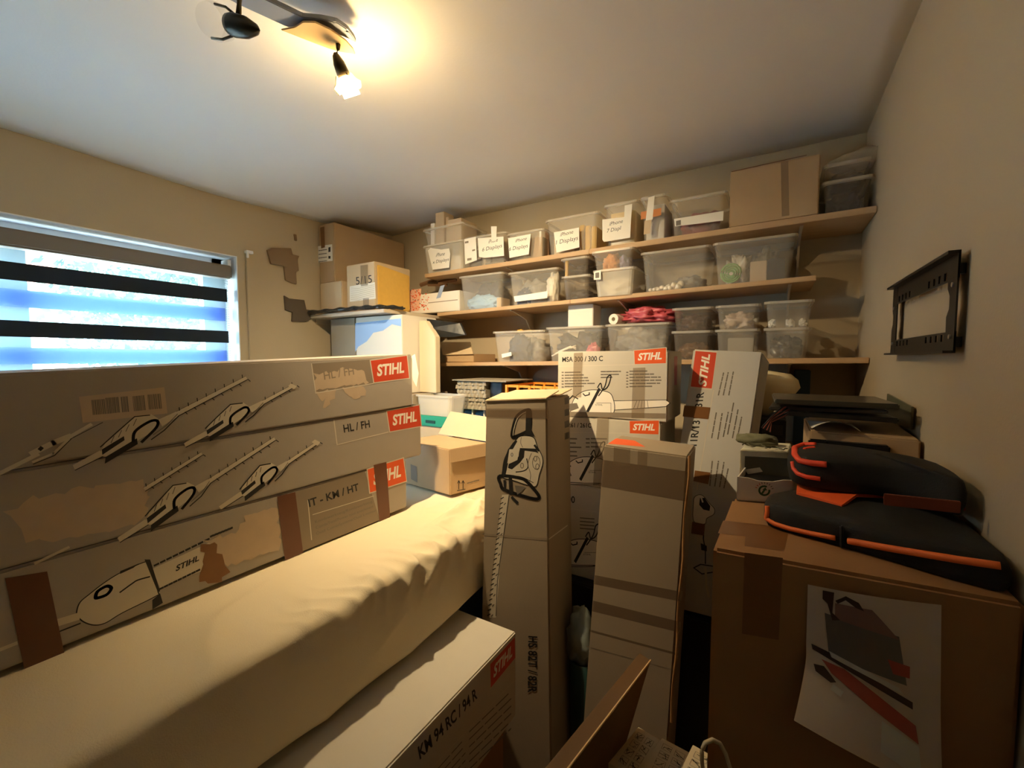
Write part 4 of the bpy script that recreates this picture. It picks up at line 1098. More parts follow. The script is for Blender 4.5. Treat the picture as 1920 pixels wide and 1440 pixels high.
# ------------------------------------------------------------------ right wall steel frame
tvp = [W(1690.5, 541, X=XR), W(1813, 487, X=XR), W(1808, 663, X=XR), W(1689, 664, X=XR)]
yA, yBk = 1.135, 1.645; zt1, zb1 = 1.752, 1.562
tv = Thing('wall_mount_frame', 'black steel mounting frame with rows of slots, screwed to the right wall', 'wall mount', (XR, (yA + yBk) / 2, zb1))
xf = XR - 0.014
def bar(m, y0, y1, za, zb_, d0=0.0, d1=0.003): m.box(xf - d1, xf - d0, y0, y1, za, zb_)
m = MB()
sl = [yA + 0.07 + 0.035 * k for k in range(4)] + [yBk - 0.07 - 0.035 * k for k in range(4)]
sl.sort()
for za, zb_ in ((zt1 - 0.05, zt1), (zb1, zb1 + 0.04)):
    s0_, s1_ = (za + 0.004, za + 0.020) if za > 1.65 else (zb_ - 0.018, zb_ - 0.004)
    bar(m, yA, yBk, za, s0_); bar(m, yA, yBk, s1_, zb_)
    yy_ = yA
    for s_ in sl: bar(m, yy_, s_ - 0.008, s0_, s1_); yy_ = s_ + 0.008
    bar(m, yy_, yBk, s0_, s1_)
m.box(xf - 0.018, xf, yA, yBk, zt1 - 0.004, zt1 + 0.002); m.box(xf - 0.018, xf, yA, yBk, zb1 - 0.002, zb1 + 0.003)
plate = tv.part('rail', m, BLACKM)
m = MB()
for y0, sgn in ((yA, 1), (yBk, -1)):
    pts = [(y0, zb1), (y0 + sgn * .045, zb1), (y0 + sgn * .05, zb1 + 0.07), (y0 + sgn * .036, zb1 + .085), (y0 + sgn * .036, zb1 + .11), (y0 + sgn * .05, zb1 + .125), (y0 + sgn * .05, zt1), (y0, zt1)]
    if sgn < 0: pts = [(y0, zb1), (y0 - .05, zb1), (y0 - .05, zt1), (y0, zt1), (y0, zb1 + .125), (y0 - .012, zb1 + .11), (y0 - .012, zb1 + .085), (y0, zb1 + .07)]
    m.prism([(xf - 0.0035, y, z) for y, z in pts], (0.003, 0, 0))
tv.part('side_plate', m, BLACKM)
for y0 in (yA + 0.02, yBk - 0.022):
    for z in (zb1 + 0.03, zt1 - 0.06): tv.part('bolt', MB().lathe([(0.0045, 0), (0.0045, 0.0025), (0.001, 0.003)], (xf - 0.0035, y0, z), (-1, 0, 0), 12, cap=True), mat('zinc', (190, 186, 176), 0.3, 0.8))
m = MB()
for y0 in (yA + 0.03, yBk - 0.03):
    for z in (zb1 + 0.02, zt1 - 0.03): m.box(xf, XR - 0.0005, y0 - 0.01, y0 + 0.01, z - 0.01, z + 0.01)
tv.part('spacer', m, BLACKM)

# dark patches on the window wall, given as added thin flat shapes
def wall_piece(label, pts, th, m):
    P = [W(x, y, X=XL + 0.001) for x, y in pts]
    return solo('wall_shape', label, 'bracket', MB().prism([V((XL + 0.001, p.y, p.z)) for p in P], (th, 0, 0)), m, 0.002)  # added flat shape, bracket only as category
g3 = lambda pts: [(480 + x / 6.544, 420 + y / 6.544) for x, y in pts]
TANB = mat('dull_tan_shape', (138, 114, 86), 0.9)
wall_piece('added thin angular tan shape on the wall between window and corner cartons', g3([(125, 320), (180, 295), (420, 300), (440, 380), (520, 395), (500, 440), (515, 575), (480, 590), (490, 740), (425, 725), (350, 690), (330, 520), (170, 490)]), 0.012, TANB)
wall_piece('small added dark shape on the wall at the end of the black film', g3([(335, 880), (395, 915), (580, 935), (605, 1050), (680, 1060), (730, 1130), (600, 1200), (430, 1195), (435, 1085), (350, 1055)]), 0.012, mat('dark_tan_shape', (92, 80, 66), 0.9))
wall_piece('tiny added tan shape high on the wall above the angular shape', g3([(455, 125), (490, 130), (498, 210), (468, 205)]), 0.008, TANB)

# ------------------------------------------------------------------ corner cartons
lc = carton('carton', 'biggest brown carton in the window corner, shipping label on its narrow end, near the ceiling', 'box', rect4(-2.495, -2.345, 1.735, 2.33, 2.026), rect4(-2.495, -2.345, 1.735, 2.33, 2.392), KRAFT)
d = front(lc, 0.001)
d.poly([(594, 462), (623, 458), (624, 489), (595, 493)], PAPER)
d.lines([((598, 470 + 7 * k), (613, 468 + 7 * k)) for k in range(4)], 1.2, INKGREY, 3)
d.poly([(616, 464), (620, 463), (620, 472), (616, 473)], INKBLK); d.poly([(616, 480), (620, 480), (620, 485), (616, 485)], INKBLK)
d.put(lc, 'shipping_label')
d = front(lc, 0.003); d.poly([(601, 427), (609, 425), (610, 464), (603, 466)], TAPE); d.put(lc, 'tape_strip')
sc_ = carton('carton', 'plain pale carton under the big carton in the window corner', 'box', rect4(-2.475, -2.262, 1.72, 2.3, ZK + 0.012), rect4(-2.475, -2.262, 1.72, 2.3, 2.024), KRAFTL)
f5 = carton('carton', 'taped carton marked 5/15 in the window corner, yellow envelope on its side', 'box', rect4(-2.235, -1.985, 1.735, 2.02, ZK + 0.012), rect4(-2.235, -1.985, 1.735, 2.02, 2.112), KRAFTL)
d = front(f5, 0.001)
d.text('5/15', (668, 534), (698, 530), (667, 520), INKBLK, 0.0)
d.poly([(656, 537), (703, 529), (705, 560), (656, 566)], PAPER)
for k in range(7): d.stroke([(658, 540 + 3.6 * k), (672, 538 + 3.6 * k + 3), (688, 537 + 3.5 * k), (702, 534 + 3.5 * k)], 0.8, INKPALE)
d.poly([(676, 498), (690, 496), (690, 535), (677, 537)], TAPEC); d.poly([(681, 560), (692, 559), (692, 577), (681, 578)], TAPEC)
d.put(f5, 'label_and_tape')
ye = MB(); pa, pb2 = f5.b[1] + V((0.004, 0.01, 0.01)), f5.b[2] + V((0.004, -0.02, 0.01))
pts = [pa, pb2, pb2 + V((0, 0, 0.225)), pa + V((0, 0, 0.25))]
m = MB().prism(pts, (0.012, 0, 0))
solo('padded_envelope', 'yellow padded envelope leaning against the side of the taped carton', 'envelope', m, YELLOW, 0.005)
# black film spilling over the corner shelf
def film():
    m = MB(); vs = []; fs = []
    path = [(W(572, 600, X=XL + .05).y, 0)]
    P = [(-2.47, 1.64, 1.837), (-2.30, 1.65, 1.837), (-2.12, 1.655, 1.839), (-1.98, 1.665, 1.840), (-1.86, 1.69, 1.838), (-1.80, 1.77, 1.835)]
    m.tube(along(P, 40), [0.015 + 0.005 * math.sin(k * 1.1) for k in range(41)], n=10, flat=0.7)
    for k in range(3):
        Q = [(x, y + 0.014 * k - 0.01, z - 0.004 + 0.004 * math.sin(5 * x + k * 2)) for x, y, z in P]
        m.tube(along(Q, 36), [0.007 + 0.003 * math.sin(i * 0.9 + k) for i in range(37)], n=8, flat=0.6)
    return m
def hanging_film():
    m = MB()
    c = [W(800, 598, Y=1.92), W(862, 606, Y=1.96), W(872, 628, Y=1.96), W(848, 632, Y=1.94), W(815, 632, Y=1.9), W(803, 615, Y=1.88)]
    m.prism(c, (0.004, 0.012, 0))
    return m
solo('black_film', 'black plastic film bundled along the front edge of the corner shelf', 'film', film(), BLKFILM, smooth=False)
solo('black_film', 'black film sheet drooping beside the cream slanted carton, under the second shelf', 'film', hanging_film(), BLKFILM)
# things below the corner shelf
ZD = 1.10
bd = Thing('storage_cabinet', 'dark blue topped cabinet in the back corner, behind the open carton', 'cabinet', (-1.6, 2.0, 0))
bd.part('cabinet_or_block_body', MB().box(XL + 0.02, -0.86, 1.68, 2.35, 0, ZD - 0.03), WOODD, 0.004)
bd.part('cabinet_top', MB().box(XL + 0.01, -0.85, 1.67, 2.36, ZD - 0.029, ZD), BLUEB, 0.003, label='dark blue top board')
gp = carton('carton', 'greyish upright carton in the window corner beneath the corner shelf', 'box', rect4(-2.40, -2.165, 1.735, 2.2, ZD + 0.001), rect4(-2.40, -2.165, 1.735, 2.2, 1.796), GREYCARD)
wb = carton('daylit_box', 'white box with blue window light painted on its front, standing under the corner shelf', 'box', rect4(-2.16, -1.772, 1.735, 2.02, 1.35), rect4(-2.16, -1.772, 1.735, 2.02, 1.795), WHITEC, 0.003)
d = front(wb)
d.poly([(666, 606), (752, 597), (752, 612), (735, 608), (718, 620), (700, 624), (688, 640), (672, 650), (666, 660)], mat('window_light_blue', (150, 182, 226), .5))  # bluish window light on the box front, painted as a patch
d.put(wb, 'printed_front')  # this front carries the painted window light, no print
carton('carton', 'brown carton supporting the white box with painted window light', 'box', rect4(-2.16, -1.70, 1.74, 2.04, ZD + 0.001), rect4(-2.16, -1.70, 1.74, 2.04, 1.348), DRABBOX)
# white slanted display carton beside it
pp = [W(783, 604, Y=1.86), W(797, 601, Y=1.86), W(816, 631, Y=1.86), W(817, 677, Y=1.86), W(788, 678, Y=1.86)]
yy0 = 1.86
sw = Thing('slanted_carton', 'cream carton with a sloping cut edge, between white box and shelf', 'box', (-1.70, 1.9, 1.535))
m = MB().prism([(-1.765, yy0, 1.352), (pp[3].x, yy0, 1.352), (pp[3].x, yy0, pp[2].z), (pp[1].x, yy0, pp[1].z), (-1.765, yy0, pp[1].z)], (0, 0.04, 0))
sw.part('carton_body', m, [mat('cream_card', (222, 206, 176), .75, nscale=10, namt=.04)], 0.003)
# open brown box lying on the lowest shelf
x0, x1 = W(826, 660, Y=2.04).x, W(880, 660, Y=2.04).x; zq = zC(-1.6) + 0.001
ob = Thing('open_carton', 'small brown carton with drooping lid, on the left end of the lowest shelf', 'box', ((x0 + x1) / 2, 2.15, zq))
hb_ = 0.05
ob.part('carton_body', MB().box(x0, x1, 2.08, 2.32, zq, zq + hb_), KRAFT, 0.003)
ob.part('lid', MB().prism([(x0 - 0.035, 2.075, zq + hb_ + 0.075), (x1 - 0.02, 2.075, zq + hb_ + 0.07), (x1 + 0.006, 2.068, zq + hb_ - 0.002), (x0 - 0.004, 2.068, zq + hb_ - 0.006)], (0, 0.004, 0.001)), KRAFTL)

# ------------------------------------------------------------------ things on the blue cabinet
cx0, cx1 = W(815, 805, Y=1.75).x, W(850, 800, Y=1.75).x
b1_ = carton('carton', 'flat printed carton under the teal tray', 'box', rect4(-1.69, cx1, 1.75, 1.915, ZD + 0.001), rect4(-1.69, cx1, 1.75, 1.915, 1.178), KRAFTL)
tt = Thing('plastic_tray', 'teal plastic tray under the frosted tub, behind the long cartons', 'tray', (-1.55, 1.85, 1.18))
tt.part('tray_body', MB().box(-1.69, cx1 + 0.006, 1.745, 1.915, 1.180, 1.238), TEAL, 0.004)
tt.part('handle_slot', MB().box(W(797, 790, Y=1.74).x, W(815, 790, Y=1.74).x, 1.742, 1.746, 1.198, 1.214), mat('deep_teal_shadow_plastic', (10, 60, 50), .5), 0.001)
def tub(T, x0, x1, y0, y1, z0, z1, m, taper=0.90, wall=0.0025, rim=0.008, name='tub_wall', rib=True, r=0.022):
    """open tapered bin with rounded corners, flanged rim and clear walls"""
    cx, cy = (x0 + x1) / 2, (y0 + y1) / 2
    def ring(s, z, grow=0.0):
        hx, hy = (x1 - x0) / 2 * s + grow - rim, (y1 - y0) / 2 * s + grow - rim; q = []
        for sx, sy, a0_ in ((1, 1, 0), (-1, 1, 90), (-1, -1, 180), (1, -1, 270)):
            for k in range(4):
                a_ = math.radians(a0_ + 30 * k); q.append(V((cx + sx * (hx - r) + r * math.cos(a_), cy + sy * (hy - r) + r * math.sin(a_), z)))
        return q
    rings = [ring(taper, z0), ring(1.0, z1 - 0.012), ring(1.0, z1 - 0.010, rim), ring(1.0, z1, rim), ring(1.0, z1, 0.0), ring(1.0, z1 - 0.012, -wall), ring(taper, z0 + wall, -wall)]
    n = 16; vs = [p for q in rings for p in q]; fs = []
    for k in range(len(rings) - 1):
        for i in range(n): fs.append((k * n + i, k * n + (i + 1) % n, (k + 1) * n + (i + 1) % n, (k + 1) * n + i))
    fs.append(tuple(reversed(range(n)))); fs.append(tuple(6 * n + i for i in range(n)))
    body = T.part(name, MB().add(vs[:2 * n] + vs[5 * n:], [f_ for f_ in [(i, (i + 1) % n, n + (i + 1) % n, n + i) for i in range(n)] + [(2 * n + i, 2 * n + (i + 1) % n, 3 * n + (i + 1) % n, 3 * n + i) for i in range(n)] + [tuple(reversed(range(n))), tuple(3 * n + i for i in range(n))]]), m, smooth=False)
    rm = MB(); q = rings[1:6]; vs = [p for k in q for p in k]
    rm.add(vs, [(k * n + i, k * n + (i + 1) % n, (k + 1) * n + (i + 1) % n, (k + 1) * n + i) for k in range(4) for i in range(n)])
    T.part('rim', rm, BINM)
    return body
ft = Thing('storage_tub', 'empty frosted tub standing on the teal tray', 'tub', (-1.56, 1.85, 1.24))
tub(ft, -1.69, cx1, 1.735, 1.885, 1.240, 1.352, BINM, 0.93)
# stack of folded grey corrugated cards
x0, x1 = W(862, 750, Y=1.92).x, W(908, 750, Y=1.92).x
bs = Thing('parts_rack', 'white rack holding blue packets, under the stack of grey corrugated cards', 'rack', ((x0 + x1) / 2, 2.0, ZD + 0.001))
m = MB(); m.box(x0, x1 + 0.08, 1.93, 2.15, ZD + 0.001, ZD + 0.02); m.box(x0, x1 + 0.08, 1.93, 2.15, 1.262, 1.268)
for k in range(4): xx = x0 + (x1 + 0.08 - x0 - 0.01) * k / 3; m.box(xx, xx + 0.01, 1.925, 2.15, ZD + 0.02, 1.262)
bs.part('rack_frame', m, WHITEC)
for k in range(3):
    xx = x0 + 0.005 + (x1 + 0.07 - x0) * (k + .5) / 3; pw = (x1 + 0.07 - x0) / 6 - 0.0075
    solo('blue_packet', ('blue packet in the left slot of the white rack', 'blue packet in the middle slot of the white rack', 'blue packet in the slot of the white rack nearest the tall carton')[k], 'packet', MB().box(xx - pw, xx + pw, 1.935, 2.1, ZD + 0.021, 1.255), BLUEL, 0.008, group='blue packets in the white rack')
rng = random.Random(9)
for k in range(7):
    z = 1.270 + 0.022 * k; dx = rng.uniform(-.006, .006); a0_ = x0 + dx - 0.005; a1_ = x1 + dx + 0.02
    m = MB(); N = 24; vs = []
    for yv in (1.905 + rng.uniform(-.004, .004), 2.16):
        for i in range(N + 1):
            xx = a0_ + (a1_ - a0_) * i / N; w_ = 0.004 * math.sin(i * 1.05 + k)
            vs.append((xx, yv - abs(w_) * 2, z)); vs.append((xx, yv + w_, z + 0.021))
    S = 2 * (N + 1)
    fs = []
    for i in range(N):
        a = 2 * i; fs += [(a, a + 2, a + 3, a + 1), (S + a + 2, S + a, S + a + 1, S + a + 3), (a + 1, a + 3, S + a + 3, S + a + 1), (a, S + a, S + a + 2, a + 2)]
    fs += [(0, 1, S + 1, S), (2 * N, S + 2 * N, S + 2 * N + 1, 2 * N + 1)]
    m.add(vs, fs)
    solo('corrugated_card', 'folded grey corrugated card in the stack on the white rack', 'card', m, GREYCARD, group='folded grey corrugated cards')
solo('corrugated_card', 'wide flat card lying on top of the grey corrugated stack', 'card', MB().box(x0 - 0.03, x1 + 0.16, 1.89, 2.18, 1.425, 1.431), GREYCARD, 0.001)
solo('black_box', 'black box between the corrugated stack and the orange crate', 'box', MB().box(x1 + 0.03, W(948, 740, Y=1.95).x - 0.01, 1.93, 2.16, 1.272, 1.42), BLACKP, 0.004)
# orange crate
x0, x1 = W(948, 730, Y=1.9).x, -0.84
oc2 = Thing('plastic_crate', 'orange slotted plastic crate behind the tall hedge trimmer carton', 'crate', ((x0 + x1) / 2, 2.05, ZD + 0.001))
m = MB(); zt_, zb_ = 1.412, ZD + 0.001
for y in (1.90, 2.2):
    m.box(x0, x1, y, y + 0.008, zt_ - 0.012, zt_); m.box(x0, x1, y, y + 0.008, zt_ - 0.055, zt_ - 0.043); m.box(x0, x1, y, y + 0.006, zb_, zt_ - 0.075)
    for k in range(6): xx = x0 + (x1 - x0 - 0.012) * k / 5; m.box(xx, xx + 0.012, y - 0.004, y + 0.01, zb_, zt_)
for x in (x0, x1 - 0.008):
    m.box(x, x + 0.008, 1.9, 2.208, zt_ - 0.012, zt_); m.box(x, x + 0.006, 1.9, 2.208, zb_, zt_ - 0.06)
m.box(x0, x1, 1.9, 2.208, zb_, zb_ + 0.01)
oc2.part('crate_body', m, ORCRATE)

# ------------------------------------------------------------------ bins on the shelves
def bin_(label, xl, xr, yt, zb, Yf=2.068, depth=0.27, m=None, group='clear bins on the back wall shelves', taper=0.9):
    a, b = W(xl, yt, Y=Yf), W(xr, yt, Y=Yf)
    z1 = W((xl + xr) / 2, yt, Y=Yf).z
    T = Thing('storage_bin', label, 'bin', ((a.x + b.x) / 2, Yf + depth / 2, zb), group)
    T.x0, T.x1, T.y0, T.y1, T.z0, T.z1 = a.x, b.x, Yf, Yf + depth, zb, z1
    tub(T, a.x + .001, b.x - .001, Yf, Yf + depth, zb, z1, m or BIN, taper, name='bin_wall')
    T.tp = taper
    return T
def tagpaper(T, pts, lines, name='paper_label', off=0.004, m=None):
    """paper on the bin's front with handwriting; lines: (text, A, B, T)"""
    dd = Decal(V((T.x0, T.y0, T.z0)), V((T.x1, T.y0, T.z0)), V((T.x0, T.y0, T.z1)), off)
    dd.poly(pts, m or PAPER)
    for t in lines: dd.text(t[0], t[1], t[2], t[3], INKBLK, 0.0)
    return dd.put(T, name)
def stuff(T, label, cat, name, mb_or_spec, m, seed=1, amp=.3):
    """content of a bin: blob given as fractions (fx, fy) of its floor, (rx, ry, h) in fractions of its size"""
    fx, fy, rx, ry, hz = mb_or_spec; w = (T.x1 - T.x0) * T.tp * 0.92; dp = (T.y1 - T.y0) * T.tp * 0.92; hgt = (T.z1 - T.z0)
    cx = (T.x0 + T.x1) / 2 + (fx - .5) * w; cy = (T.y0 + T.y1) / 2 + (fy - .5) * dp
    rz = hz * hgt / 1.75
    c = V((cx, cy, T.z0 + 0.004 + rz * 0.75))
    return solo(name, label, cat, MB().blob(c, (rx * w / 2, ry * dp / 2, rz), seed, 0, amp * 1.2, 2.2, sub=4), m, smooth=True)
def block(T, label, cat, name, fr, m, bevel=0.002, tilt=0.0):
    """upright flat content: fr = (fx0, fx1, fy0, fy1, height above bin floor in m)"""
    w = (T.x1 - T.x0) * T.tp * 0.90; dp = (T.y1 - T.y0) * T.tp * 0.90; xl = (T.x0 + T.x1) / 2 - w / 2; yl = (T.y0 + T.y1) / 2 - dp / 2
    z = T.z0 + 0.004; x0, x1, y0, y1 = xl + fr[0] * w, xl + fr[1] * w, yl + fr[2] * dp, yl + fr[3] * dp
    mb = MB().hexa([(x0, y0, z), (x1, y0, z), (x1, y1, z), (x0, y1, z)], [(x0 + tilt, y0, z + fr[4]), (x1 + tilt, y0, z + fr[4]), (x1 + tilt, y1, z + fr[4]), (x0 + tilt, y1, z + fr[4])])
    return solo(name, label, cat, mb, m, bevel)
DKSTUFF = mat('dark_mixed_stuff', (58, 50, 46), 0.6, nscale=60, namt=0.6)
GRSTUFF = mat('grey_mixed_stuff', (130, 124, 114), 0.5, nscale=50, namt=0.5)
WHSTUFF = mat('white_mixed_stuff', (226, 218, 200), 0.6, nscale=40, namt=0.15)
TNSTUFF = mat('tan_mixed_stuff', (176, 134, 86), 0.7, nscale=40, namt=0.3)
RDSTUFF = mat('red_mixed_stuff', (150, 60, 56), 0.5, nscale=40, namt=0.4)
BLSTUFF = mat('pale_blue_bag', (150, 186, 214), 0.3, nscale=20, namt=0.2)

# --- uppermost shelf
zs_ = lambda T_x: zA(T_x) + 0.001
A1 = bin_('milky bin with handwritten paper tag, first from the left on the uppermost shelf', 790, 868, 455, zA(-1.75) + .001, m=BINM)
tagpaper(A1, [(803, 470), (808, 465), (828, 468), (843, 466), (845, 476), (843, 502), (812, 506)], [('iPhone', (818, 482), (834, 479), (820, 475)), ('x Displays', (812, 495), (842, 489), (813, 489))])
block(A1, 'stack of white cartons inside the first milky bin on the uppermost shelf', 'box', 'white_box', (0.55, 0.98, 0.02, 0.5, 0.085), WHITEC)
A1u = bin_('clear bin stacked on the first milky bin, full of upright card pieces', 790, 868, 423, A1.z1 + .001, Yf=2.075, m=BIN)
block(A1u, 'white upright card at the left of the topmost bin', 'card', 'card_box', (0.06, 0.18, 0.03, 0.4, 0.14), PAPER)
block(A1u, 'tallest tan card in the topmost bin, close to the ceiling', 'card', 'card_box', (0.20, 0.46, 0.05, 0.5, 0.20), KRAFTL)
block(A1u, 'narrow tan card behind the tallest one in the topmost bin', 'card', 'card_box', (0.48, 0.56, 0.1, 0.6, 0.165), KRAFTL)
block(A1u, 'wide pale carton at the right of the topmost bin', 'box', 'card_box', (0.58, 0.96, 0.05, 0.8, 0.14), KRAFTL)
A2 = bin_('bin with floral papers and handwritten tag, second from the left on the uppermost shelf', 868, 948, 440, zA(-1.55) + .001)
tagpaper(A2, [(871, 449), (893, 444), (895, 488), (873, 496)], [], 'printed_sheet')
for k, (x, y) in enumerate(((876, 456), (882, 486), (890, 465))):
    pass
tagpaper(A2, [(897, 447), (945, 444), (946, 480), (910, 484), (899, 482)], [('iPhone', (917, 457), (934, 453), (918, 450)), ('6 Displays', (905, 472), (942, 464), (906, 465))], off=0.006)
tagpaper(A2, [(922, 425), (933, 425), (932, 452), (923, 453)], [], 'hanging_tag', off=0.008)
dd = Decal(V((A2.x0, A2.y0, A2.z0)), V((A2.x1, A2.y0, A2.z0)), V((A2.x0, A2.y0, A2.z1)), 0.005)
for x, y, r_ in ((876, 455, 2.5), (881, 487, 3), (889, 470, 2), (900, 455, 2.5), (900, 485, 2.5), (898, 468, 2)): dd.stroke([(x - r_, y), (x + r_, y - 1)], r_ * 1.3, INKMID)
dd.put(A2, 'printed_flowers')
block(A2, 'brown card standing up behind the floral papers', 'card', 'card_piece', (0.05, 0.32, 0.5, 0.56, 0.16), KRAFTL)
block(A2, 'brown card standing up behind the hanging tag', 'card', 'card_piece', (0.55, 0.98, 0.2, 0.26, 0.15), KRAFTL)
block(A2, 'dark flat part lying among papers of the second bin', 'part', 'flat_part', (0.4, 0.95, 0.1, 0.5, 0.02), GRSTUFF)
A3 = bin_('bin of brown cards with handwritten tag, third from the left on the uppermost shelf', 948, 1020, 433, zA(-1.35) + .001)
tagpaper(A3, [(953, 447), (996, 439), (992, 477), (956, 484)], [('iPhone', (967, 455), (988, 450), (968, 449)), ('6 Displays', (955, 471), (990, 464), (956, 464))])
block(A3, 'brown cardboard sheet filling the third bin', 'card', 'card_piece', (0.5, 0.94, 0.1, 0.5, 0.12), KRAFT)
block(A3, 'slanted brown card rising above the third bin', 'card', 'card_piece', (0.35, 0.85, 0.55, 0.62, 0.14), KRAFTL, tilt=0.02)
block(A3, 'dark brown card tip beside the fourth bin', 'card', 'card_piece', (0.88, 0.99, 0.4, 0.7, 0.17), WOODD, tilt=-0.006)
A4 = bin_('large bin with yellow padded mailers and handwritten tag on the uppermost shelf', 1020, 1124, 404, zA(-1.1) + .001)
tagpaper(A4, [(1039, 436), (1086, 427), (1087, 464), (1044, 474)], [('iPhone', (1051, 444), (1075, 438), (1052, 437)), ('1 Displays', (1043, 459), (1084, 450), (1044, 451))])
for k in range(3): block(A4, ('leftmost yellow padded mailer in the large bin', 'middle yellow padded mailer in the large bin', 'yellow padded mailer nearest the wall of the large bin')[k], 'envelope', 'padded_envelope', (0.62 + .13 * k, 0.73 + .13 * k, 0.08, 0.8, 0.14 - .008 * k), YELLOW, 0.004)
block(A4, 'pale carton behind the paper tag in the large bin', 'box', 'card_box', (0.03, 0.5, 0.1, 0.7, 0.09), KRAFTL)
A5 = bin_('yellowish packed bin with a large white handwritten tag on the uppermost shelf', 1130, 1198, 379, zA(-.87) + .001)
tagpaper(A5, [(1130, 412), (1184, 406), (1182, 446), (1133, 454), (1130, 450)], [('iPhone', (1143, 424), (1168, 418), (1144, 417)), ('7 Displ', (1138, 437), (1164, 431), (1139, 430))])
tagpaper(A5, [(1172, 386), (1186, 383), (1184, 410), (1171, 412)], [], 'barcode_tag', off=0.006)
block(A5, 'yellowed cartons packed into the bin with the large white tag', 'box', 'card_box', (0.08, 0.92, 0.08, 0.9, 0.165), mat('yellowed_card', (226, 192, 124), .7, nscale=25, namt=.2))
A5b = None
A6 = bin_('narrow tall bin of white cartons with a slanted tag on the uppermost shelf', 1199, 1252, 366, zA(-.70) + .001)
block(A6, 'white cartons with orange print in the narrow tall bin', 'box', 'card_box', (0.1, 0.9, 0.1, 0.88, 0.17), WHITEC)
tagpaper(A6, [(1216, 371), (1228, 367), (1224, 412), (1211, 414)], [], 'slanted_tag')
dd = Decal(V((A6.x0, A6.y0, A6.z0)), V((A6.x1, A6.y0, A6.z0)), V((A6.x0, A6.y0, A6.z1)), 0.003)
dd.poly([(1202, 398), (1240, 390), (1240, 404), (1202, 412)], mat('orange_brown_print', (196, 120, 60), .6)); dd.poly([(1209, 414), (1222, 412), (1219, 438), (1207, 440)], KRAFTL); dd.stroke([(1217, 376), (1225, 374)], 5, INKGREY)
dd.put(A6, 'printed_bands')
A7 = bin_('bin of dark red pieces with a long white strip label on the uppermost shelf', 1253, 1365, 366, zA(-.50) + .001)
tagpaper(A7, [(1264, 411), (1357, 396), (1356, 414), (1266, 425)], [])
dd = Decal(V((A7.x0, A7.y0, A7.z0)), V((A7.x1, A7.y0, A7.z0)), V((A7.x0, A7.y0, A7.z1)), 0.0055); dd.poly([(1268, 415), (1277, 413), (1277, 422), (1268, 424)], INKGREY); dd.put(A7, 'label_mark')
stuff(A7, 'heap of dark red pieces in the bin with the long strip label', 'pieces', 'red_pieces', (.5, .42, .82, .7, .7), RDSTUFF, 5)
xa_, xb2 = W(1369, 360, Y=2.068).x, W(1537, 345, Y=2.068).x
zt2 = W(1369, 322, Y=2.068).z; zt3 = W(1537, 288, Y=2.068).z
a8 = carton('carton', 'big plain brown carton beside the smoky bins on the uppermost shelf', 'box', [V((xa_, 2.068, zA(xa_) + .001)), V((xb2, 2.068, zA(xb2) + .001)), V((xb2, 2.34, zA(xb2) + .001)), V((xa_, 2.34, zA(xa_) + .001))], [V((xa_, 2.068, zt2)), V((xb2, 2.068, zt3)), V((xb2, 2.34, zt3)), V((xa_, 2.34, zt2))], KRAFT)
d = front(a8); d.stroke([(1372, 322), (1512, 291)], 1.6, TAPE); d.poly([(1464, 305), (1478, 302), (1480, 404), (1466, 406)], TAPEC); d.put(a8, 'tape_strip')
A9 = bin_('smoky bin at the right wall end of the uppermost shelf', 1540, 1644, 333, zA(.2) + .001, m=BIND, depth=.26)
stuff(A9, 'dark grey packets in the smoky bin by the right wall', 'packets', 'grey_packets', (.5, .5, .85, .8, .75), DKSTUFF, 7)
A9u = bin_('smoky shallow bin stacked on the bin by the right wall', 1544, 1642, 300, A9.z1 + .001, Yf=2.08, m=BIND, depth=.24)
stuff(A9u, 'grey bag in the upper smoky bin by the right wall', 'bag', 'grey_bag', (.5, .5, .82, .8, .7), GRSTUFF, 8)
solo('white_bag', 'whitish film bag lying on the smoky bins under the ceiling', 'bag', MB().blob((A9u.x0 + .13, 2.19, A9u.z1 + 0.026), (0.11, 0.08, 0.034), 2, 0, .3), BINM, smooth=True)

# --- second shelf
xa_, xb2 = W(765, 560, Y=2.068).x, W(864, 560, Y=2.068).x
b0c = carton('printed_carton', 'white carton with orange speckled end, left end of the second shelf', 'box', [V((-2.06, 2.035, zB(-1.8) + .003)), V((xb2 - .01, 2.068, zB(xb2) + .001)), V((xb2 - .01, 2.34, zB(xb2) + .001)), V((-2.06, 2.34, zB(-1.8) + .003))], [V((-2.06, 2.035, 1.952)), V((xb2 - .01, 2.068, 1.962)), V((xb2 - .01, 2.34, 1.962)), V((-2.06, 2.34, 1.952))], WHITEC, 0.003)
b0c.root.location.x += 0
d = front(b0c)
rng = random.Random(21)
d.poly([(766, 544), (790, 541), (786, 582), (766, 584)], mat('pale_orange_print', (226, 176, 146), .6))
for k in range(150):
    u = rng.random() ** 1.6; x = 766 + 40 * u; y = rng.uniform(543, 582); r_ = rng.uniform(.5, 1.4)
    d.poly([(x - r_, y - r_), (x + r_, y - r_ * .6), (x + r_ * .6, y + r_), (x - r_ * .7, y + r_ * .8)], ORANGE if rng.random() < .7 else INKMID); d.off -= .000014
d.up(); d.poly([(826, 536), (834, 534), (826, 558), (818, 560)], mat('grey_blue_print', (150, 164, 190), .6)); d.stroke([(803, 568), (858, 562)], 1.2, INKMID)
d.put(b0c, 'printed_front')
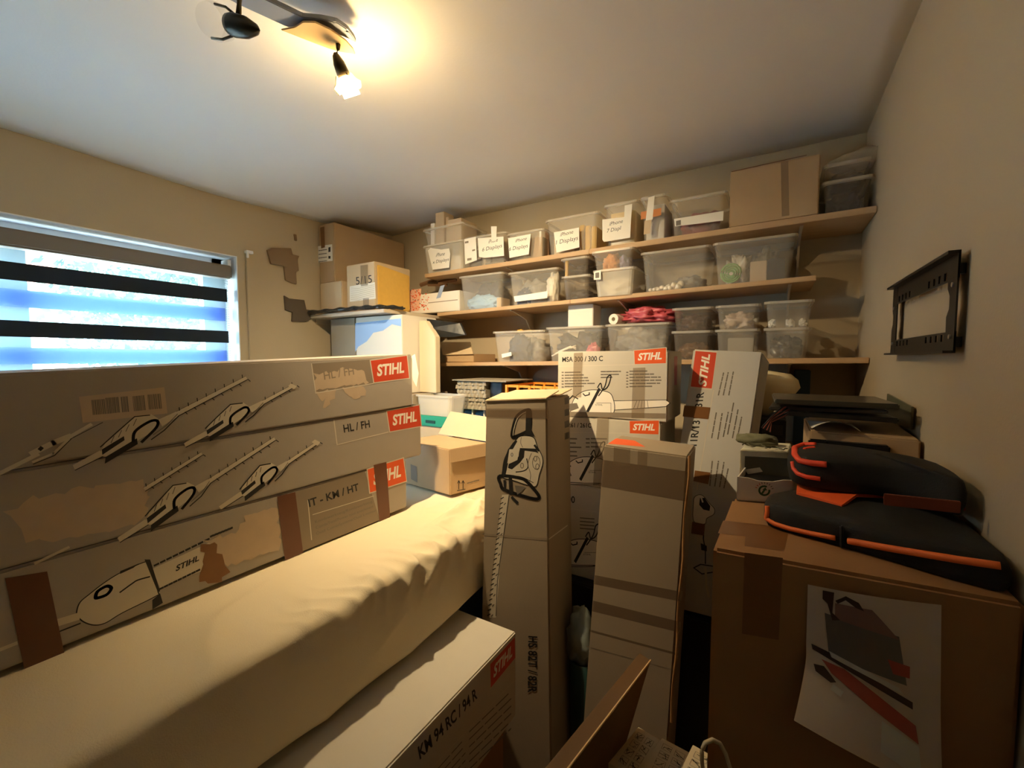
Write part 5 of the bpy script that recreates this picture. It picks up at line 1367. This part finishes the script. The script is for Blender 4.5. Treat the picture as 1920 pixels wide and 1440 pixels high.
for k, (pa, pb2, lab) in enumerate((((788, 528), (832, 520), 'short wooden offcut lying flat on the speckled carton'), ((802, 507), (838, 533), 'slanting wooden stick on the speckled carton'), ((822, 512), (856, 524), 'wooden stick nearest the clear bins on the speckled carton'))):
    p, q = W(*pa, Y=2.16), W(*pb2, Y=2.20); p.z = min(p.z, 2.04)
    p.z = max(p.z, 1.972); q.z = max(q.z, 1.972)
    solo('wooden_stick', lab, 'wood', MB().tube([p, q], 0.014, n=4), WOODD, group='wooden offcuts on the speckled carton')
B1 = bin_('clear bin with a dark mound and pale blue bag, first bin on the second shelf', 858, 943, 514, zB(-1.57) + .001)
stuff(B1, 'dark brown mound in the first bin of the second shelf', 'packet', 'dark_packet', (.45, .62, .8, .6, .85), DKSTUFF, 2)
stuff(B1, 'pale blue bag at the bottom of the first bin of the second shelf', 'bag', 'blue_bag', (.45, .15, .85, .28, .42), BLSTUFF, 3)
block(B1, 'tan slip at the right side of the first bin of the second shelf', 'card', 'card_piece', (0.86, .98, .05, .5, .06), KRAFTL)
B2 = bin_('clear bin of cable bags with a white strip label, second bin on the second shelf', 950, 1047, 506, zB(-1.33) + .001)
tagpaper(B2, [(964, 556), (1027, 546), (1027, 559), (966, 566)], [])
stuff(B2, 'grey bagged cables in the bin with strip label on the second shelf', 'bag', 'bagged_cables', (.4, .4, .8, .7, .75), GRSTUFF, 4)
stuff(B2, 'white disc leaning inside the bin with strip label on the second shelf', 'disc', 'white_disc', (.84, .3, .26, .4, .9), WHSTUFF, 5)
stuff(B2, 'dark blue packets at the front of the bin with strip label', 'packet', 'blue_packet', (.25, .1, .4, .15, .5), BLUEB, 6)
B3 = bin_('lower smoky bin of the small stack amid the second shelf', 1050, 1107, 516, zB(-1.08) + .001, m=BIND)
stuff(B3, 'dark parts in the low smoky bin of the small stack', 'parts', 'dark_parts', (.5, .5, .9, .85, .5), DKSTUFF, 9)
B3u = bin_('upper smoky bin with a yellow edge strip in the small stack on the second shelf', 1049, 1105, 482, B3.z1 + .001, Yf=2.072, m=BIND)
block(B3u, 'yellow strip at the left side of the upper smoky bin', 'strip', 'yellow_strip', (0.02, .14, .02, .1, .09), YELLOW)
stuff(B3u, 'dark box shapes in the upper smoky bin', 'parts', 'dark_parts', (.58, .5, .7, .78, .75), DKSTUFF, 10)
B4 = bin_('round cornered bin of white parts, lower of its pair on the second shelf', 1109, 1192, 503, zB(-.88) + .001, Yf=2.028, m=BINM)
stuff(B4, 'white tangled parts in the lower round cornered bin', 'parts', 'white_parts', (.5, .45, .82, .75, .7), WHSTUFF, 11, .5)
tagpaper(B4, [(1114, 510), (1127, 507), (1127, 524), (1114, 525)], [], 'square_sticker')
dd = Decal(V((B4.x0, B4.y0, B4.z0)), V((B4.x1, B4.y0, B4.z0)), V((B4.x0, B4.y0, B4.z1)), 0.0055); dd.poly([(1117, 512), (1124, 511), (1124, 521), (1117, 522)], INKGREY); dd.put(B4, 'sticker_mark')
B4u = bin_('round cornered bin with orange and violet bags, stacked on the white parts bin', 1107, 1190, 467, B4.z1 + .001, Yf=2.03)
stuff(B4u, 'orange tan bag in the upper round cornered bin', 'bag', 'orange_bag', (.38, .3, .5, .6, .9), mat('orange_tan_bag', (206, 134, 60), .5, nscale=30, namt=.3), 12)
stuff(B4u, 'violet grey bag in the upper round cornered bin', 'bag', 'violet_bag', (.72, .35, .34, .6, .7), mat('violet_grey_bag', (128, 120, 150), .5, nscale=30, namt=.3), 13)
B5 = bin_('large smoky clear bin with pale round pieces, on the second shelf', 1199, 1334, 466, zB(-.5) + .001)
stuff(B5, 'grey dark pile at the back of the bin with round pieces', 'parts', 'grey_parts', (.70, .5, .55, .8, .38), GRSTUFF, 14)
rng = random.Random(31)
for k in range(16):
    u = k / 15; x = B5.x0 + .035 + (B5.x1 - B5.x0 - .07) * (0.05 + 0.55 * u); r_ = .009 + .006 * u
    solo('round_piece', 'small pale round piece on the floor of the large smoky bin', 'piece', MB().blob((x, B5.y0 + .03 + .012 * (k % 2), B5.z0 + .005 + r_ * .75 + (.014 if k % 3 == 0 else 0) * u), (r_, r_, r_), k, 0, .2, sub=2), WHSTUFF, smooth=True, group='pale round pieces in the large smoky bin')
B6 = bin_('largest clear bin, holding a green coil and white plugs, on the second shelf', 1335, 1498, 446, zB(-.1) + .001)
c_ = V((B6.x0 + .075, B6.y0 + .04, B6.z0 + .048))
gm = mat('green_wire', (130, 176, 104), .5)
m = MB()
for k in range(4): m.tube([c_ + V(((.012 + .009 * k) * math.cos(t_ * .45), -.004 * k, (.012 + .009 * k) * math.sin(t_ * .45))) for t_ in range(14)], .0045, n=6, closed=True)
solo('wire_coil', 'green wire coil lying in the largest clear bin', 'coil', m, gm, smooth=True)
stuff(B6, 'white plugs heaped behind the green coil', 'plugs', 'white_plugs', (.26, .6, .4, .6, .75), WHSTUFF, 15, .6)
stuff(B6, 'grey bagged parts in the middle of the largest clear bin', 'bag', 'grey_bag', (.68, .7, .4, .45, .9), GRSTUFF, 16)
block(B6, 'tan carton in the largest clear bin', 'box', 'card_box', (.46, .70, .04, .4, .085), KRAFTL)
block(B6, 'dark grey carton in the largest clear bin beside the tan one', 'box', 'card_box', (.71, .95, .05, .4, .09), DARKGR)

# --- lowest shelf
C1 = bin_('clear bin with a small white name tag, first bin on the lowest shelf', 921, 1021, 620, zC(-1.5) + .001)
stuff(C1, 'grey bagged parts in the bin with the small name tag', 'bag', 'grey_bag', (.55, .62, .9, .6, .75), GRSTUFF, 17)
stuff(C1, 'dark roll in the bin with the small name tag', 'roll', 'dark_roll', (.45, .14, .5, .2, .85), DKSTUFF, 18)
tagpaper(C1, [(941, 664), (959, 660), (960, 667), (942, 671)], [])
solo('yellow_clip', 'small yellow clip with black wire behind the first bin on the lowest shelf', 'clip', MB().blob((C1.x0 + .12, 2.20, C1.z1 - 0.006 + .012), (.022, .02, .012), 1).tube([(C1.x0 + .12, 2.2, C1.z1 + .004), (C1.x0 + .17, 2.21, C1.z1 + .010), (C1.x0 + .24, 2.22, C1.z1 + .006)], .003), YELLOW, smooth=True)
C2b = bin_('clear bin of black hoses and a pink packet, second bin on the lowest shelf', 1021, 1132, 612, zC(-1.2) + .001)
stuff(C2b, 'black hoses in clear film in the second bin on the lowest shelf', 'hoses', 'black_hoses', (.5, .5, .95, .85, .8), DKSTUFF, 19, .5)
m = MB()
for k in range(3): m.tube([(C2b.x0 + .03 + .02 * k, C2b.y0 + .03, C2b.z0 + .03 + .012 * k), (C2b.x0 + .10 + .02 * k, C2b.y0 + .028, C2b.z0 + .06 + .01 * k), (C2b.x0 + .17, C2b.y0 + .03, C2b.z0 + .085 - .01 * k)], .004, n=6)
solo('pale_tube', 'pale bent tubes at the front of the bin of black hoses', 'tubes', m, WHSTUFF, smooth=True)
stuff(C2b, 'pink packet at the right of the bin of black hoses', 'packet', 'pink_packet', (.84, .12, .26, .16, .5), PINK, 20)
C3 = bin_('clear bin of film bags under the pink red bag, third bin on the lowest shelf', 1132, 1259, 606, zC(-.92) + .001)
stuff(C3, 'grey clear film bags in the third bin on the lowest shelf', 'bag', 'film_bag', (.5, .5, .95, .85, .85), GRSTUFF, 21, .4)
m = MB().blob(((C3.x0 + C3.x1) / 2 + .035, 2.19, C3.z1 + 0.041), (.15, .10, .042), 6, 0, .55, 3.0, sub=4)
solo('red_bag', 'shiny pink red film bag lying on the third bin', 'bag', m, PINK, smooth=True)
p = V((C3.x0 + .035, 2.11, C3.z1 + .0285))
solo('paper_roll', 'white ribbed roll lying beside the pink red bag', 'roll', MB().lathe([(.010, 0), (.027, 0), (.028, .01), (.026, .02), (.028, .03), (.026, .04), (.028, .05), (.027, .07), (.010, .07), (.010, 0)], p, (.25, 1, 0), 18), WHSTUFF)
x0, x1 = W(1065, 590, Y=2.12).x, W(1112, 590, Y=2.12).x
solo('white_box', 'small plain white box standing on the bin of black hoses', 'box', MB().box(x0, x1, 2.12, 2.24, C2b.z1 + .001, W(1090, 571, Y=2.12).z), WHITEC, 0.003)
C4 = bin_('lower bin of the left pair, with coppery pieces, on the lowest shelf', 1257, 1337, 620, zC(-.62) + .001, m=BIND)
stuff(C4, 'dark pieces with coppery glints in the lower bin of the left pair', 'pieces', 'dark_pieces', (.5, .5, .95, .85, .6), mat('copper_mixed', (120, 84, 50), .4, nscale=60, namt=.6), 22)
C4u = bin_('upper bin of the left pair, with a reddish bag, on the lowest shelf', 1258, 1338, 576, C4.z1 + .001, Yf=2.072, m=BIND)
stuff(C4u, 'dark bag with red specks in the upper bin of the left pair', 'bag', 'dark_bag', (.5, .5, .92, .85, .7), mat('dark_red_mixed', (84, 56, 46), .4, nscale=40, namt=.6), 23)
C5 = bin_('lower bin of the middle pair, with a grey sleeve, on the lowest shelf', 1339, 1426, 617, zC(-.38) + .001)
block(C5, 'grey sleeve with round window in the lower bin of the middle pair', 'sleeve', 'grey_sleeve', (.25, .95, .04, .12, .09), GREYCARD)
C5u = bin_('upper bin of the middle pair, with whitish crumpled film, on the lowest shelf', 1340, 1428, 571, C5.z1 + .001, Yf=2.072)
stuff(C5u, 'crumpled whitish film in the upper bin of the middle pair', 'film', 'crumpled_film', (.5, .4, .8, .75, .7), mat('beige_film', (196, 172, 150), .4, nscale=30, namt=.25), 24, .6)
C6 = bin_('lower bin of the right pair, full of dark film, on the lowest shelf', 1431, 1524, 614, zC(-.1) + .001)
stuff(C6, 'dark shiny film in the lower bin of the right pair', 'film', 'dark_film', (.5, .5, .84, .78, .7), mat('dark_film', (70, 62, 56), .25, nscale=50, namt=.6), 25, .4)
C6u = bin_('upper bin of the right pair, with few white lumps, on the lowest shelf', 1432, 1529, 563, C6.z1 + .001, Yf=2.072)
for k, (fx, fy, rz) in enumerate(((.12, .1, .013), (.55, .15, .016), (.62, .5, .014), (.86, .12, .014))):
    stuff(C6u, ('white lump at the left in the bin of few white lumps', 'pale angular lump in the middle of the bin of few white lumps', 'pale lump at the back of the bin of few white lumps', 'white lump at the right in the bin of few white lumps')[k], 'piece', 'white_lump', (fx, fy, .2, .16, .3), WHSTUFF, 30 + k, .4)

# ------------------------------------------------------------------ foreground: leaning board, leaflets, cable, bag
tf_ = W(1220, 1238, D=.95); tn_ = W(1040, 1474, D=.66)
dn_ = (W(1160, 1440, D=.99) - tf_); kf = -(tf_.z - 0.0) / dn_.z
bf_ = tf_ + dn_ * kf; bn_ = tn_ + dn_ * ((0.0 - tn_.z) / dn_.z)
nn = (tf_ - tn_).cross(dn_).normalized()
if nn.x > 0: nn = -nn
pn = Thing('leaning_board', 'brown flat board leaning upright in the foreground, its lit edge painted pale', 'board', (bf_ + bn_) / 2)
pn.part('panel', MB().prism([tf_, tn_, bn_, bf_], nn * 0.026), mat('brown_board', (104, 76, 46), .6, nscale=8, namt=.15), 0.001)
e_ = MB().tube([tf_, tn_], 0.0022, n=6); pn.part('lit_edge', e_, mat('lit_edge_paint', (206, 176, 128), .4), label='pale edge strip')  # pale tube paints the light caught along the top edge
cb_ = carton('carton', 'carton on the floor holding the leaflets, in front of the plain tall carton', 'box', [V((-0.165, 0.85, 0)), V((-0.105, 0.85, 0)), V((-0.105, 0.93, 0)), V((-0.17, 0.93, 0))], [V((-0.165, 0.85, .69)), V((-0.105, 0.85, .69)), V((-0.105, 0.93, .69)), V((-0.17, 0.93, .69))], BROWN)
LFM = mat('newsprint', (206, 192, 162), .8, nscale=20, namt=.05)
for k, (px_, lab) in enumerate((([(1197, 1371), (1238, 1396), (1190, 1470), (1140, 1440)], 'leaflet with black pictograms nearest the leaning board'), ([(1241, 1392), (1297, 1422), (1250, 1490), (1195, 1455)], 'middle leaflet with black pictograms beside the board'), ([(1299, 1405), (1380, 1452), (1340, 1520), (1262, 1480)], 'leaflet with black pictograms nearest the large brown carton'))):
    z = .70 + .012 * k
    P4 = [W(x, y, Z=z) for x, y in px_]
    T = Thing('leaflet', lab, 'leaflet', sum(P4, V((0, 0, 0))) / 4, 'pictogram leaflets in the foreground')
    T.part('pages', MB().prism(P4, (0, 0, .011)), LFM, 0.001)
    dd = Decal(P4[0] + V((0, 0, .0115)), P4[1] + V((0, 0, .0115)), P4[3] + V((0, 0, .0115)), .0004)
    w_ = (P4[1] - P4[0]).length; h_ = (P4[3] - P4[0]).length; sg = 1 if dd.v.dot(P4[3] - P4[0]) > 0 else -1
    rng = random.Random(50 + k)
    for r_ in range(4):
        for c_ in range(2):
            u0 = w_ * (.12 + .42 * c_); v0 = sg * h_ * (.12 + .2 * r_)
            dd.strokeuv([(u0, v0), (u0 + w_ * .3, v0), (u0 + w_ * .3, v0 + sg * h_ * .14), (u0, v0 + sg * h_ * .14)], .0007, INKGREY, True)
            for q in range(4):
                a_ = (u0 + w_ * .3 * rng.random(), v0 + sg * h_ * .14 * rng.random()); b_ = (u0 + w_ * .3 * rng.random(), v0 + sg * h_ * .14 * rng.random())
                dd.strokeuv([a_, b_], .0012, INKBLK)
    dd.put(T, 'pictograms')
Zc = .72
lp = [W(1330, 1530, D=.70), W(1320, 1460, D=.69), W(1316, 1425, D=.68), W(1316, 1408, D=.68), W(1322, 1393, D=.68), W(1336, 1387, D=.68), W(1350, 1394, D=.68), W(1361, 1414, D=.68), W(1369, 1440, D=.68), W(1376, 1475, D=.68), W(1372, 1540, D=.69)]
q = []
for i in range(len(lp) - 1):
    for k in range(4): q.append(lerp(lp[i], lp[i + 1], k / 4))
solo('white_cable', 'white cable looping up beside the leaflets', 'cable', MB().tube(q + [lp[-1]], .0032, n=8), mat('white_cable_skin', (190, 176, 150), .5), smooth=True)
# bag and teal bucket glimpsed between the tall cartons
tz = V((-0.572, 1.44, 0.50)); tz.z = W(1083, 1250, Y=1.40).z
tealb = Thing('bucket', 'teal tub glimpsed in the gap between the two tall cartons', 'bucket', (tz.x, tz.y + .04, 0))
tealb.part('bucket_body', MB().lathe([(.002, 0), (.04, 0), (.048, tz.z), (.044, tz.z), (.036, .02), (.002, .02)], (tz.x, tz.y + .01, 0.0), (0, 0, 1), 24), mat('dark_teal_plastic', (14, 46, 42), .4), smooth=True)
bz = W(1072, 1205, D=1.46)
solo('plastic_bag', 'crumpled whitish bag in the gap between the two tall cartons', 'bag', MB().blob((tz.x - .005, tz.y + .01, tz.z + .075), (.05, .05, .12), 9, 0, .5, 2.4), mat('greyish_bag', (130, 138, 132), .5, bump=.4, bscale=30), smooth=True)

# ------------------------------------------------------------------ ceiling spot light
zl = 2.445
lt = Thing('ceiling_spotlight', 'two-headed ceiling light bar with wavy plates, one bulb glowing', 'lamp', W(560, 45, Z=2.495))
up_ = [W(x, y, Z=zl) for x, y in ((380, -60), (470, -14), (568, 33), (600, 36), (631, 42), (652, 56), (664, 72), (668, 81), (655, 74), (636, 66), (600, 64), (540, 52), (440, 6), (380, -30))]
lt.part('metal_bar', MB().prism(up_, (0, 0, .014)), BLUEGR, 0.002)
lo_ = [W(x, y, Z=zl - .014) for x, y in ((527, 57), (552, 52), (568, 42), (590, 42), (620, 56), (648, 76), (662, 92), (666, 102), (640, 98), (618, 92), (570, 74))]
lt.part('glass_plate', MB().prism(lo_, (0, 0, .005)), mat('frosted_amber_glass', (206, 176, 128), .3), 0.001)
lt.part('ceiling_rose', MB().box(-1.16, -1.09, .45, .66, zl + .0145, 2.499), BRONZE, 0.004)
p_ = W(634, 82, Z=zl - .012); k0 = W(630, 104, D=1.205)
lt.part('stem', MB().tube([p_, lerp(p_, k0, .5) + V((.004, 0, 0)), k0], [.007, .005, .008], n=10), BRONZE, smooth=True)
ax0, ax1, ax2 = W(627, 98, D=1.20), W(645, 143, D=1.236), W(657, 172, D=1.258)
axd = (ax2 - ax0).normalized(); L1 = (ax1 - ax0).length; L2 = (ax2 - ax0).length
lt.part('lamp_holder', MB().lathe([(.002, 0), (.009, .006), (.016, L1 * .45), (.0185, L1 * .9), (.017, L1), (.002, L1)], ax0, axd, 20), BRONZE, smooth=True)
sh_ = lt.part('lamp_shade', MB().lathe([(.020, L1 * .85), (.030, L1 + .012), (.040, L1 + (L2 - L1) * .55), (.036, L2 * .96), (.033, L2)], ax0, axd, 26), LAMPG, smooth=True)
m = MB()
e_ = axd.cross(V((0, 0, 1))).normalized(); g_ = axd.cross(e_)
for k in range(3):
    q = 2 * math.pi * k / 3 + .5; dr = e_ * math.cos(q) + g_ * math.sin(q)
    m.tube([ax0 + axd * (L1 * .9) + dr * .021, ax0 + axd * (L1 + .012) + dr * .031, ax0 + axd * (L1 + (L2 - L1) * .55) + dr * .041, ax0 + axd * L2 + dr * .034], .0016, n=6)
lt.part('shade_wire', m, BRONZE, parent=sh_)
lt.part('bulb', MB().lathe([(.002, L1 - .004), (.012, L1), (.015, L1 + .010), (.022, L1 + .024), (.024, L1 + .030), (.024, L1 + .050)], ax0, axd, 20), BULBN, smooth=True)
lt.part('bulb_face', MB().lathe([(.0235, L1 + .0290), (.001, L1 + .0291)], ax0, axd, 20), BULBM, smooth=True)
# unlit second head
s0, s1 = W(450, -20, Z=zl - .002), W(447, 34, D=1.03)
lt.part('stem', MB().tube([s0, lerp(s0, s1, .5), s1], [.008, .005, .007], n=10), BRONZE, smooth=True)
c0, c1 = W(484, 56, D=1.0), W(432, 46, D=1.02)
ax = (c1 - c0).normalized(); L = (c1 - c0).length
lt.part('lamp_holder', MB().lathe([(.002, -.004), (.012, .008), (.022, L * .45), (.0245, L * .85), (.022, L), (.002, L)], c0, ax, 22), mat('smoked_bronze', (56, 54, 44), .3, .5), smooth=True)
m = MB()
e_ = ax.cross(V((0, 0, 1))).normalized(); g_ = ax.cross(e_)
for k in range(2):
    q = math.pi * k + 1.45; dr = e_ * math.cos(q) + g_ * math.sin(q)
    m.tube([c0 + ax * L * .9 + dr * .023, c0 + ax * (L + .02) + dr * .034, c0 + ax * (L + .055) + dr * .036], .003, n=8)
shb = lt.part('lamp_shade', MB().lathe([(.022, L), (.035, L + .02), (.040, L + .045), (.036, L + .065)], c0, ax, 26), clear_mat('unlit_shade_glass', (220, 220, 215), .12, .1), smooth=True)
lt.part('shade_wire', m, BRONZE, parent=shb)
